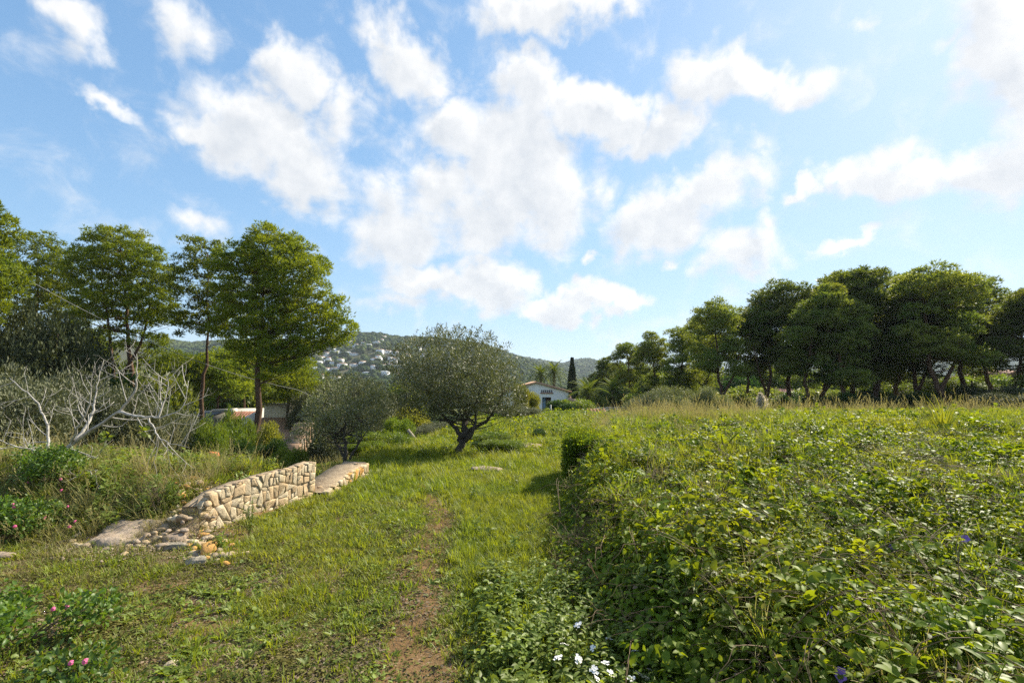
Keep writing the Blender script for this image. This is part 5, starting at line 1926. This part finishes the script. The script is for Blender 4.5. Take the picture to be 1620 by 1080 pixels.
def stalks(n, R, H, m_='weed'):
    """upright leafy weed stalks"""
    mb = MB()
    for i in range(n):
        a, r = RNG.uniform(0, 6.28), R * RNG.random()
        b = A([r * cos(a), r * sin(a), -.01])
        d = A([RNG.normal() * .2, RNG.normal() * .2, 1])
        h = H * RNG.uniform(.6, 1.1)
        mb.tube([b, b + d * h], [.002, .0012], 3, cap=False)
        k = 8
        P = b + np.outer(np.linspace(.15, 1, k) * h, d)
        an = np.arange(k) * 2.4
        D = np.stack([np.cos(an), np.sin(an), .35 + 0 * an], 1)
        mb.leaves(P, D, np.tile(A([0, 0, 1.0]), (k, 1)) + RNG.normal(size=(k, 3)) * .3, .035 * RNG.uniform(.7, 1.3, k), .018, LEAFF)
    return proto('stalks', mb, M[m_])


vineP = [sprig(28, .13, .13, .027, .019, tri=True) for _ in range(3)] + [sprig(56, .14, .14, .029, .024) for _ in range(3)]
vineTop = [sprig(16, .10, .10, .038, .027, tri=True), sprig(22, .11, .10, .036, .028)]
weedV = stalks(4, .07, .2, 'vine')
vineYel = [sprig(6, .10, .09, .036, .024, m_='bush_yellow'), sprig(5, .08, .09, .034, .02, m_='litter', stems=False)]
grassP = [tuft(22, .05, .15, .006), tuft(26, .06, .12, .005, .5), tuft(16, .04, .19, .007, .3)]
shortP = [tuft(26, .055, .055, .005, .7), tuft(30, .06, .045, .0045, .9), tuft(20, .05, .075, .005, .6)]
weedP = [rosette(9, .052, .017), rosette(8, .065, .02, .6), rosette(11, .04, .016, .2), sprig(26, .075, .035, .022, .016, m_='weed', stems=False), sprig(20, .08, .05, .028, .022, m_='weed', stems=False)]
lushP = [stalks(6, .06, .13), sprig(26, .09, .12, .034, .021, m_='weed', upn=.5), stalks(5, .06, .18), sprig(22, .09, .10, .038, .027, m_='weed', upn=.4)]
mossP = [sprig(60, .07, .02, .012, .008, LEAFQ, m_='moss', stems=False), sprig(60, .08, .025, .014, .007, LEAFQ, m_='moss', stems=False)]
dryP = [tuft(16, .07, .55, .0045, .35, 'drygrass', seeds=True), tuft(14, .06, .45, .004, .5, 'drygrass'), tuft(18, .08, .65, .0045, .25, 'drygrass', seeds=True)]
dryS = [tuft(20, .08, .16, .004, .9, 'drygrass'), tuft(22, .09, .10, .004, 1.4, 'drygrass')]


def twigs_proto():
    mb = MB()
    for i in range(9):
        p = RNG.normal(size=3) * A([.06, .06, 0]) + A([0, 0, .01])
        d = RNG.normal(size=3) * A([1, 1, .3])
        d /= np.linalg.norm(d)
        mb.tube([p, p + d * RNG.uniform(.03, .1)], [.0018, .001], 3)
    P = RNG.normal(size=(14, 3)) * A([.07, .07, .004]) + A([0, 0, .008])
    mb.leaves(P, rdir(14) * A([1, 1, .2]), rdir(14) * .4 + A([0, 0, 1]), .025, .012, LEAFQ)
    return proto('litter', mb, M['litter'])


def pebble_proto():
    mb = MB()
    rg = np.random.default_rng(9)
    for i in range(7):
        V_, T_ = rubble_stone(rg, rg.uniform(.004, .011), .6, I1)
        mb.add(V_ + A([rg.normal() * .07, rg.normal() * .07, .002]), None, T_)
    return proto('pebbles', mb, M['concrete'])


def gravel_proto():
    mb = MB()
    rg = np.random.default_rng(19)
    for i in range(6):
        V_, T_ = rubble_stone(rg, rg.uniform(.005, .014), .6, I1)
        mb.add(V_ + A([rg.normal() * .05, rg.normal() * .05, .002]), None, T_)
    return proto('gravel', mb, M['concrete'])


gravP = gravel_proto()
litterP = [twigs_proto(), twigs_proto()]
pebP = [pebble_proto()]


def sample(n, x0, x1, y0, y1, dens, lim=1.35):
    x = RNG.uniform(x0, x1, n)
    y = RNG.uniform(y0, y1, n)
    k = (np.abs(x) < lim * y + 2.2) & (RNG.random(n) < dens(x, y))
    return x[k], y[k]


def place(name, x, y, protos, s0, s1, zoff=0, tilt=.15, follow=.7, far=0, zr=0, skew=0):
    n = len(x)
    if n == 0:
        return
    e = .06
    z = terrain(x, y)
    gx = (terrain(x + e, y) - terrain(x - e, y)) / (2 * e)
    gy = (terrain(x, y + e) - terrain(x, y - e)) / (2 * e)
    # small-angle tilt to follow the slope
    rx = np.arctan(gy) * follow + RNG.normal(size=n) * tilt
    ry = -np.arctan(gx) * follow + RNG.normal(size=n) * tilt
    # rotation order XYZ applied after spin: build by choosing Z spin first through euler composition
    sp = RNG.uniform(0, 6.28, n)
    # R = Ry(ry) Rx(rx) Rz(sp)  -> euler XYZ
    cz, sz, cx_, sx_, cy_, sy_ = np.cos(sp), np.sin(sp), np.cos(rx), np.sin(rx), np.cos(ry), np.sin(ry)
    Rz = np.zeros((n, 3, 3)); Rz[:, 0, 0] = cz; Rz[:, 0, 1] = -sz; Rz[:, 1, 0] = sz; Rz[:, 1, 1] = cz; Rz[:, 2, 2] = 1
    Rx = np.zeros((n, 3, 3)); Rx[:, 0, 0] = 1; Rx[:, 1, 1] = cx_; Rx[:, 1, 2] = -sx_; Rx[:, 2, 1] = sx_; Rx[:, 2, 2] = cx_
    Ry = np.zeros((n, 3, 3)); Ry[:, 1, 1] = 1; Ry[:, 0, 0] = cy_; Ry[:, 0, 2] = sy_; Ry[:, 2, 0] = -sy_; Ry[:, 2, 2] = cy_
    R = Ry @ Rx @ Rz
    eul = np.stack([np.arctan2(R[:, 2, 1], R[:, 2, 2]), -np.arcsin(np.clip(R[:, 2, 0], -1, 1)), np.arctan2(R[:, 1, 0], R[:, 0, 0])], 1)
    d = np.hypot(x, y)
    s = RNG.uniform(s0, s1, n) * (1 + far * np.clip((d - 5) / 8, 0, 2))
    zz = z + zoff + zr * RNG.random(n)
    scatter(name, np.stack([x, y, zz], 1), eul, s, RNG.integers(0, len(protos), n), protos)
    print(name, n)


def drf(x, y):
    return x - np.interp(y, XB_Y, XB_X)


def dlf(x, y):
    return np.interp(y, XE_Y, XE_X) - x


def fall(x, y, d0=4.0, p=1.2):
    return np.clip((d0 / np.maximum(np.hypot(x, y), .5)) ** p, 0, 1)


def inwall(x, y):
    P = np.stack([x, y], -1)
    out = np.zeros(len(x), bool)
    for p0, u_, n_, L_, th_ in ((A0, ux, un, Lw, .17), (B0, ux2, un2, Lw2, .43), (C0, ux3, un3, L3, .57)):
        q = P - p0[:2]
        s_ = q @ u_[:2]
        t_ = -(q @ n_[:2])
        out |= (s_ > -.02) & (s_ < L_ + .04) & (t_ > -.05) & (t_ < th_)
    q = ((x - cx) / .5) ** 2 + ((y - cyy) / .24) ** 2
    q2 = ((x + 3.02) / .34) ** 2 + ((y - 5.0) / .62) ** 2
    out &= RNG.random(len(x)) < .85
    return out | ((q < 1) & (RNG.random(len(x)) < .8)) | ((q2 < 1) & (RNG.random(len(x)) < .8))


# bramble and vine over the right-hand bank and terrace
def dv(x, y):
    d = drf(x, y)
    m = sm(-.12, .02, d) * (1 - sm(15, 19, y))
    return m * fall(x, y, 3.2, .95)


x, y = sample(120000, .3, 20, .5, 18, dv)
k = ~((np.hypot(x, y) < 1.0))
x, y = x[k], y[k]
place('bramble_cover', x, y, vineP + [weedV], .55, 1.4, zoff=-.05, follow=.75, far=.25, zr=.10, tilt=.28)
x, y = sample(26000, .3, 20, .9, 18, lambda x, y: dv(x, y) * sm(.42, .62, fbm(x, y, 1.6, 77)))
place('bramble_shoots', x, y, vineTop, .8, 1.4, zoff=.08, follow=.6, far=.35, zr=.12, tilt=.35)
x, y = sample(9000, .4, 20, .9, 12, lambda x, y: dv(x, y) * sm(.45, .6, fbm(x, y, 1.3, 177)))
place('dead_stems_in_bramble', x, y, dryS, .7, 1.3, zoff=.07, follow=.6, tilt=.3, zr=.05)
x, y = sample(7000, .4, 20, .9, 12, lambda x, y: dv(x, y) * .6)
place('yellow_bramble_leaves', x, y, vineYel, .7, 1.3, zoff=.08, follow=.6, zr=.12, tilt=.4)


def runner_proto():
    mb = MB()
    for i in range(3):
        a = RNG.uniform(0, 6.28)
        L_ = RNG.uniform(.25, .55)
        tt = np.linspace(0, 1, 7)
        p = np.stack([np.cos(a) * tt * L_, np.sin(a) * tt * L_, .10 * np.sin(tt * 2.6) * RNG.uniform(.4, 1.3)], 1) + RNG.normal(size=(7, 3)) * .006
        mb.tube(p, .0022 * (1 - .5 * tt), 4)
    return proto('runner', mb, M['runner'])


x, y = sample(5200, .4, 14, .9, 9, lambda x, y: dv(x, y) * .7)
place('bramble_runners', x, y, [runner_proto() for _ in range(4)], .7, 1.3, zoff=.07, follow=.7, zr=.10, tilt=.25)
x, y = sample(5200, .5, 16, .9, 12, lambda x, y: dv(x, y) * sm(.48, .6, fbm(x, y, .9, 187)))
place('meadow_weeds', x, y, [weedV, lushP[0], lushP[2]], 1.0, 1.7, zoff=.06, follow=.3, tilt=.2)
# grass growing through the vines, thick in patches further back
x, y = sample(62000, .6, 20, 1.5, 18, lambda x, y: sm(.2, .6, drf(x, y)) * (1 - sm(14, 18, y)) * (.10 + .9 * sm(.42, .60, fbm(x, y, .55, 5)) * sm(4.0, 6.5, np.hypot(x, y))) * fall(x, y, 6, .6))
place('meadow_grass', x, y, grassP, .8, 1.5, zoff=.07, follow=.2, far=.25)
# vines over the ruined wall
n = 1300
s = RNG.uniform(-.25, L3 - .1, n)
P = C0[None] + ux3[None] * s[:, None] + un3[None] * RNG.uniform(-.03, .10, (n, 1))
zz = RNG.random(n) ** .7 * .74
keepv = (vnoise(s * 3, zz * 3, 3) > .38)
P[:, 2] = zz
P, s = P[keepv], s[keepv]
k2 = RNG.random(len(P)) < .35
P[k2] -= un3 * RNG.uniform(.0, .5, (k2.sum(), 1))
P[k2, 2] = .62 + .1 * RNG.random(k2.sum())
P[k2, 1] -= .15 * RNG.random(k2.sum())
n = len(P)
scatter('wall_vines', P, np.stack([RNG.normal(size=n) * .3, np.full(n, -1.1) + RNG.normal(size=n) * .3, RNG.uniform(-.5, .5, n)], 1), RNG.uniform(.6, 1.0, n), RNG.integers(0, 6, n), vineP)

# left and centre ground: weeds, short grass, moss, litter
def open_ground(x, y):
    return (1 - sm(-.1, .15, drf(x, y))) * (1 - sm(.3, 1.0, dlf(x, y)) * sm(5.2, 6.2, y))


def off_path(x, y):
    return .28 + .72 * sm(.3, 1.35, path_dist(x, y) + .9 * (fbm(x, y, 4, 19) - .5))


def dweed(x, y):
    patch = .12 + .88 * sm(.42, .62, fbm(x, y, 1.3, 13)) * (.35 + .65 * sm(.35, .6, fbm(x, y, 5, 14)))
    lft = 1 - .55 * sm(-2.2, -3.6, x) * (1 - sm(4.5, 6, y))
    rgt = 1 - .75 * sm(0, .2, x - np.interp(y, PATH_Y, PATH_X)) * sm(4.2, 5.4, y)
    return open_ground(x, y) * off_path(x, y) * patch * lft * rgt * fall(x, y, 4.5, .9)


def filt(x, y):
    k = ~inwall(x, y)
    return x[k], y[k]


x, y = filt(*sample(70000, -13, 4, 1.0, 14, dweed))
place('weed_rosettes', x, y, weedP, .5, 1.15, far=.4)
x, y = filt(*sample(135000, -13, 5, 1.0, 17, lambda x, y: open_ground(x, y) * (.30 + .70 * sm(.35, 1.3, path_dist(x, y) + .9 * (fbm(x, y, 3, 18) - .5))) * (.16 + .84 * sm(.36, .58, fbm(x, y, .8, 33) + .12 * sm(3.5, 6, y))) * fall(x, y, 5, .8)))
place('short_grass', x, y, shortP, .7, 1.5, far=.5)
x, y = filt(*sample(26000, -9, 3, 1.0, 8, lambda x, y: open_ground(x, y) * (.08 + .92 * off_path(x, y)) * sm(.42, .58, fbm(x, y, 1.1, 53)) * fall(x, y, 4, 1)))
place('moss_cover', x, y, mossP, .8, 1.6, far=.3, tilt=.03)
x, y = filt(*sample(16000, -9, 3, 1.0, 9, lambda x, y: open_ground(x, y) * (.3 + .7 * sm(.4, .6, fbm(x, y, 1.7, 63))) * fall(x, y, 3.5, 1)))
place('dry_litter', x, y, litterP, .7, 1.4, tilt=.03)
x, y = filt(*sample(7000, -7, 3, 1.0, 8, lambda x, y: open_ground(x, y) * fall(x, y, 3.5, 1)))
place('pebbles', x, y, pebP, .5, 1.1, tilt=.02)
# lush strip between path and bank
x, y = sample(8500, -.6, 1.4, 1.2, 7.5, lambda x, y: sm(1.2, 2.0, path_dist(x, y)) * (x > np.interp(y, PATH_Y, PATH_X)) * (1 - sm(.0, .25, drf(x, y))) * (1 - .985 * sm(3.0, 4.5, y)) * (.25 + .75 * sm(.3, .55, fbm(x, y, 2, 83))))
place('lush_weeds', x, y, lushP + [grassP[1], shortP[2], weedP[1], weedP[0]], .7, 1.35, far=.2)
x, y = sample(13000, -1.2, 1.2, 3.2, 8.5, lambda x, y: sm(.9, 1.6, path_dist(x, y)) * (x > np.interp(y, PATH_Y, PATH_X)) * (1 - sm(-.05, .2, drf(x, y))) * sm(3.0, 4.2, y) * (.3 + .7 * sm(.3, .55, fbm(x, y, 2.2, 183))))
place('strip_grass', x, y, shortP + [grassP[1], weedP[0]], .8, 1.4)
# brighter grass patches in the middle distance and round the olives
x, y = filt(*sample(60000, -9, 7, 5.5, 27, lambda x, y: (1 - sm(-.1, .3, drf(x, y))) * (1 - sm(3.5, 7, dlf(x, y))) * (.2 + .8 * sm(.42, .6, fbm(x, y, .5, 93))) * sm(5.5, 9, y) * off_path(x, y) * (1 - .6 * np.exp(-((x + 2) ** 2 / 5 + (y - 11) ** 2 / 4)))))
place('terrace_grass', x, y, shortP + grassP[:1], .9, 1.6, far=.25)
x, y = filt(*sample(9000, -9, 9, 11, 28, lambda x, y: sm(.5, .62, fbm(x, y, .6, 95)) * (1 - sm(3, 7, dlf(x, y)))))
place('terrace_herbs', x, y, vineP, .8, 1.6, far=.1)
# rough growth on the left bank behind the wall
x, y = filt(*sample(26000, -16, -2.4, 5.0, 20, lambda x, y: sm(.1, .6, dlf(x, y)) * fall(x, y, 8, .8) * sm(4.4, 5.0, y) * (1 - sm(-3.3, -2.9, x) * (1 - sm(5, 6, y)))))
place('bank_grass', x, y, [grassP[0], dryS[0], dryS[1], dryS[0], lushP[0]], .8, 1.6, far=.15)
x, y = filt(*sample(15000, -14, -2.4, 4.6, 16, lambda x, y: sm(.25, .8, dlf(x, y)) * (.25 + .75 * sm(.38, .55, fbm(x, y, 1.1, 43))) * fall(x, y, 7, .8)))
place('dry_bank_grass', x, y, dryP[:2] + dryS * 2, .45, .95)
x, y = sample(1500, -4.6, -2.9, 4.3, 5.6, lambda x, y: np.exp(-(((x + 3.65) / .55) ** 2 + ((y - 5.0) / .32) ** 2)))
place('rubble_gravel', x, y, [gravP], .5, 1.4, tilt=.1, zoff=.01, zr=.03)
n = 420
f, g_ = RNG.random(n), RNG.uniform(-1, 1, n)
x, y = -3.36 - .55 * f + g_ * .20, 5.38 - .52 * f - g_ * .20
z = terrain(x, y) + .24 * (1 - f) ** 1.2 * (1 - g_ * g_) - .01
scatter('dry_growth_on_spill', np.stack([x, y, z], 1), np.stack([RNG.normal(size=n) * .4, RNG.normal(size=n) * .4, RNG.uniform(0, 6.28, n)], 1), RNG.uniform(.4, .9, n), RNG.integers(0, 5, n), dryS + litterP + [gravP])
x, y = filt(*sample(5200, -6.5, -2.2, 3.6, 6.2, lambda x, y: .8 * np.exp(-(((x + 3.9) / .9) ** 2 + ((y - 4.75) / .55) ** 2))))
place('dead_grass_mat', x, y, dryS + litterP, .5, 1.0)
x, y = sample(2600, -14, -3.2, 5.6, 12, lambda x, y: sm(.4, 1, dlf(x, y)) * sm(.5, .65, fbm(x, y, .8, 45)))
place('bank_brambles', x, y, vineP, .8, 1.5)
# pale tall grass along the far meadow edge
x, y = sample(9000, 1.8, 14, 8.0, 15, lambda x, y: np.clip(np.exp(-(((x - 3.6) / 1.4) ** 2 + ((y - 11.3) / 1.3) ** 2)) + .10 * np.exp(-((y - 13.2) / .9) ** 2) + .05 * sm(9.5, 12, y), 0, 1) * .5)
place('tall_dry_grass', x, y, dryP, .7, 1.15, tilt=.2)
x, y = sample(5000, 3, 20, 13, 24, lambda x, y: sm(.35, .6, fbm(x, y, .5, 47)) * .45)
place('far_rough_grass', x, y, dryP[:1] + grassP + [vineP[0]], .9, 1.7)
x, y = sample(9000, -14, 24, 16, 45, lambda x, y: .7 + 0 * x, lim=1.0)
place('far_scrub_cover', x, y, [vineP[3], grassP[0], grassP[1], shortP[0]], 2.0, 3.6)

# ------------------------------------------------------------------ single plants
print('plants')
c = at(1495, 722, 8.2)
x, y = c[0], 8.2
t_ = thing('grass_clump', 'tall bright green grass clump standing in the right of the meadow', 'grass clump', (x, y, ground_at(x, y)))
mb = MB()
n = 110
a = RNG.uniform(0, 6.28, n)
l = np.abs(RNG.normal(size=n)) * .28 + .03
P = np.stack([.14 * np.cos(a) * RNG.random(n) ** .5, .14 * np.sin(a) * RNG.random(n) ** .5, np.zeros(n)], 1)
mb.leaves(P, np.stack([np.cos(a) * l, np.sin(a) * l, np.ones(n)], 1), np.stack([-np.cos(a), -np.sin(a), l], 1), RNG.uniform(.35, .85, n), .012, BLADE)
mb.build('blades', M['grass'], t_)

c = at(1206, 662, 13.2)
x, y = c[0], 13.2
z = ground_at(x, y)
t_ = thing('pampas_plume', 'single cream pampas plume rising at the far edge of the meadow', 'pampas grass', (x, y, z))
hp = at(1206, 626, 13.2)[2] - z
MB().tube([(0.08, 0, -.05), (.02, 0, hp * .6), (-.04, 0, hp)], [.006, .005, .003], 4).build('stalk', M['drygrass'], t_)
n = 1500
f = RNG.random(n)
P = np.stack([.02 - .06 * f + RNG.normal(size=n) * .055 * np.sin(f * pi) , RNG.normal(size=n) * .05 * np.sin(f * pi), hp * (.35 + .65 * f)], 1)
MB().leaves(P, rdir(n) * .5 + A([.2, 0, .9]), rdir(n), .11, .016, LEAFQ).build('plume', M['plume'], t_)


def surface_y(px, py, zoff=0.0):
    Yd = 3.0
    lo, hi = .6, 40
    best = None
    for Yt in np.arange(.8, 30, .02):
        p = at(px, py, Yt)
        if p[2] <= ground_at(p[0], Yt) + zoff:
            return p
    return at(px, py, 10)


def flower(kind, px, py, label, group, zoff, size, seedh):
    p = surface_y(px, py, zoff)
    g0 = ground_at(p[0], p[1])
    t_ = thing(kind, label, 'flower', (p[0], p[1], g0), RNG.uniform(0, 6.28), group)
    h = p[2] - g0
    MB().tube([(0, 0, 0), (.01, 0, h * .5), (0, 0, h - .004)], [.0022, .0018, .0015], 4).build('stem', M['weed'], t_)
    return t_, h


wf = MB()
for c_ in range(7):
    ctr = A([cos(c_ * 2.4), sin(c_ * 2.4), 0]) * .008 * math.sqrt(c_) + A([0, 0, .006 - .001 * c_])
    a = np.arange(4) * pi / 2 + c_
    wf.leaves(np.tile(ctr, (4, 1)), np.stack([np.cos(a), np.sin(a), .25 + 0 * a], 1), np.tile(A([0, 0, 1.0]), (4, 1)), .0105, .010, LEAFF)
wfm = wf.mesh('flower_head', M['petal_w'])
pf = MB()
a = np.arange(5) * 2 * pi / 5
pf.leaves(np.zeros((5, 3)), np.stack([np.cos(a), np.sin(a), .55 + 0 * a], 1), np.stack([-np.cos(a) * .5, -np.sin(a) * .5, 1 + 0 * a], 1), .030, .036, LEAFF)
pfm = pf.mesh('flower_head', M['petal_p'])
whites = [(892, 1019), (914, 1042), (938, 1024), (958, 1048), (985, 1008), (1003, 1030), (1001, 1046), (1027, 1060), (1022, 1072), (968, 1066), (945, 1074), (963, 1010), (915, 988), (940, 1060), (884, 1040), (999, 1073), (1010, 1066)]
for i, (px, py) in enumerate(whites):
    t_, h = flower('white_flower', px, py, '%s white flower from the left in the foreground cluster at the bank foot' % ords[i], 'white flowers at the foot of the bank', .16, 1, 0)
    obj('flower_head', wfm, t_, (0, 0, h), (RNG.normal() * .4, RNG.normal() * .4, 0), RNG.uniform(.8, 1.2))
for px, py, lab in [(1242, 920, 'purple morning glory in the centre of the bramble'), (1316, 968, 'purple morning glory low in the bramble right of centre'), (1082, 889, 'purple morning glory near the brow of the bank'),
                    (1411, 868, 'purple morning glory beside yellow-green vine leaves'), (1213, 684, 'purple morning glory at the far meadow edge below the plume'), (1334, 1068, 'purple flower at the bottom edge of the picture'),
                    (1115, 822, 'small purple flower on the far slope of the bramble'), (1527, 853, 'blue-purple flower in the grass at the right')]:
    t_, h = flower('morning_glory', px, py, lab, 'purple morning glories in the bramble', .17, 1, 0)
    obj('flower_head', pfm, t_, (0, 0, h), (radians(55) + RNG.normal() * .3, 0, RNG.normal() * .5), 1.15 if py > 700 else 1.8)

# pink lantana
kf = MB()
for i in range(16):
    ph, a = math.acos(1 - i / 16), i * 2.4
    d = A([sin(ph) * cos(a), sin(ph) * sin(a), cos(ph)])
    aa = np.arange(4) * pi / 2
    u_ = np.cross(d, A([0, 0, 1.0]) + .1)
    u_ /= np.linalg.norm(u_)
    v_ = np.cross(d, u_)
    Dv = np.cos(aa)[:, None] * u_ + np.sin(aa)[:, None] * v_
    kf.leaves(np.tile(d * .014, (4, 1)), Dv + d * .2, np.tile(d, (4, 1)), .0075, .008, LEAFQ)
kfm = kf.mesh('flower_head', M['petal_k'])


def lantana(px, py, Y, wm, hm, label, heads, seed):
    x = (px - 810) / F * Y
    rg = np.random.default_rng(seed)
    lobes = [(rg.normal() * wm * .25, rg.normal() * wm * .2, hm * (.35 + .3 * rg.random()), wm * .28, wm * .28, hm * .38) for _ in range(6)]
    C = sub_clumps(lobes, .075, seed, .3)
    t_ = thing('lantana_bush', label, 'flowering shrub', (x, Y, ground_at(x, Y)))
    leafy(C, .075, 22, .034, .022, LEAFF, up=.3).build('foliage', M['lantana'], t_)
    mb = MB()
    for c in C[::5]:
        mb.tube([(c[0] * .3, c[1] * .3, -.05), c * A([.7, .7, .6]), c], [.006, .004, .003], 4, cap=False)
    mb.build('stem', M['twig'], t_)
    for hx, hy in heads:
        p = at(hx, hy, Y)
        lz = p[2] - ground_at(x, Y)
        dd = np.linalg.norm((C - A([p[0] - x, 0, lz])) * A([1, .1, 1]), axis=1)
        b = C[np.argmin(dd)]
        q = A([p[0] - x, b[1] - .12, lz])
        obj('flower_head', kfm, t_, q, (radians(50), 0, rg.normal() * .5), rg.uniform(.6, .95))
    return t_


lantana(35, 830, 5.0, .95, .42, 'large lantana bush with pink flowers at the left edge', [(17, 826), (10, 833), (66, 820), (95, 812), (110, 800), (118, 830), (50, 790), (127, 822), (30, 800)], 1)
lantana(105, 785, 5.7, .75, .42, 'lantana bush with pink flowers below the fig tree', [(68, 748), (58, 760), (132, 750), (133, 767), (98, 775), (108, 785), (145, 797), (146, 813), (120, 783)], 2)
lantana(30, 985, 3.15, .62, .30, 'low lantana with pink flowers in the lower left corner', [(57, 939), (112, 957), (97, 956), (123, 944)], 3)
lantana(150, 1060, 2.75, .36, .15, 'small lantana sprig with two pink flowers at the bottom left', [(163, 1016), (184, 1014)], 4)

# bare dry weed stems on the bank
for i, (px, py, Y, h, lab) in enumerate([(238, 760, 6.0, .62, 'bleached dead weed stalks on the bank above the wall'), (275, 745, 7.0, .7, 'dead weed stalks left of the thin pine trunk'),
                                         (262, 800, 5.5, .34, 'dark dry twiggy weed growing from the wall footing'), (905, 800, 6.6, .35, 'dry broken twigs sticking out of the bank foot')]):
    x = (px - 810) / F * Y
    t_ = thing('dead_weed', lab, 'dead plant', (x, Y, ground_at(x, Y)))
    mb = MB()
    for j in range(12):
        d = A([RNG.normal() * .35, RNG.normal() * .35, 1])
        hh = h * RNG.uniform(.5, 1.1)
        p1 = d * hh * .5 + RNG.normal(size=3) * .02
        p2 = d * hh + RNG.normal(size=3) * .04
        mb.tube([(RNG.normal() * .05, RNG.normal() * .05, -.03), p1, p2], [.004, .003, .0015], 4)
        for q in range(3):
            s_ = p1 + (p2 - p1) * RNG.random()
            mb.tube([s_, s_ + rdir(1)[0] * A([1, 1, .6]) * hh * .2], [.0018, .001], 3)
    mb.build('stalk', M['twig'] if i == 2 else M['drygrass'], t_)
# grass tuft against the foot of the wall
for i, (px, Y, h, lab) in enumerate([(408, 5.35, .34, 'green leafy weed growing against the face of the long stone wall'), (365, 4.75, .16, 'small green weed in the rubble below the wall')]):
    x = (px - 810) / F * Y
    t_ = thing('wall_weed', lab, 'weed', (x, Y, ground_at(x, Y)))
    mb = MB()
    for j in range(8):
        d = A([RNG.normal() * .25, RNG.normal() * .25, 1])
        hh = h * RNG.uniform(.6, 1.1)
        mb.tube([(0, 0, -.02), d * hh], [.003, .002], 3)
        n = 12
        P = np.outer(np.linspace(.1, 1, n) * hh, d)
        mb.leaves(P, rdir(n) * A([1, 1, .5]), rdir(n) * .4 + A([0, 0, 1]), .05, .014, LEAFF)
    mb.build('foliage', M['weed'], t_)

# ------------------------------------------------------------------ haze
hz = MB().box(-3800, 3800, -160, 3800, -30, 96).build('haze', [])
hz.data.materials.clear()
hm_ = bpy.data.materials.new('haze_air')
hm_.use_nodes = True
hm_.node_tree.nodes.clear()
vp = hm_.node_tree.nodes.new('ShaderNodeVolumePrincipled')
vp.inputs['Color'].default_value = (.72, .84, 1, 1)
vp.inputs['Density'].default_value = .00017
vp.inputs['Anisotropy'].default_value = .2
mo = hm_.node_tree.nodes.new('ShaderNodeOutputMaterial')
hm_.node_tree.links.new(vp.outputs[0], mo.inputs['Volume'])
hz.data.materials.append(hm_)
tag(hz, kind='stuff')
print('done')
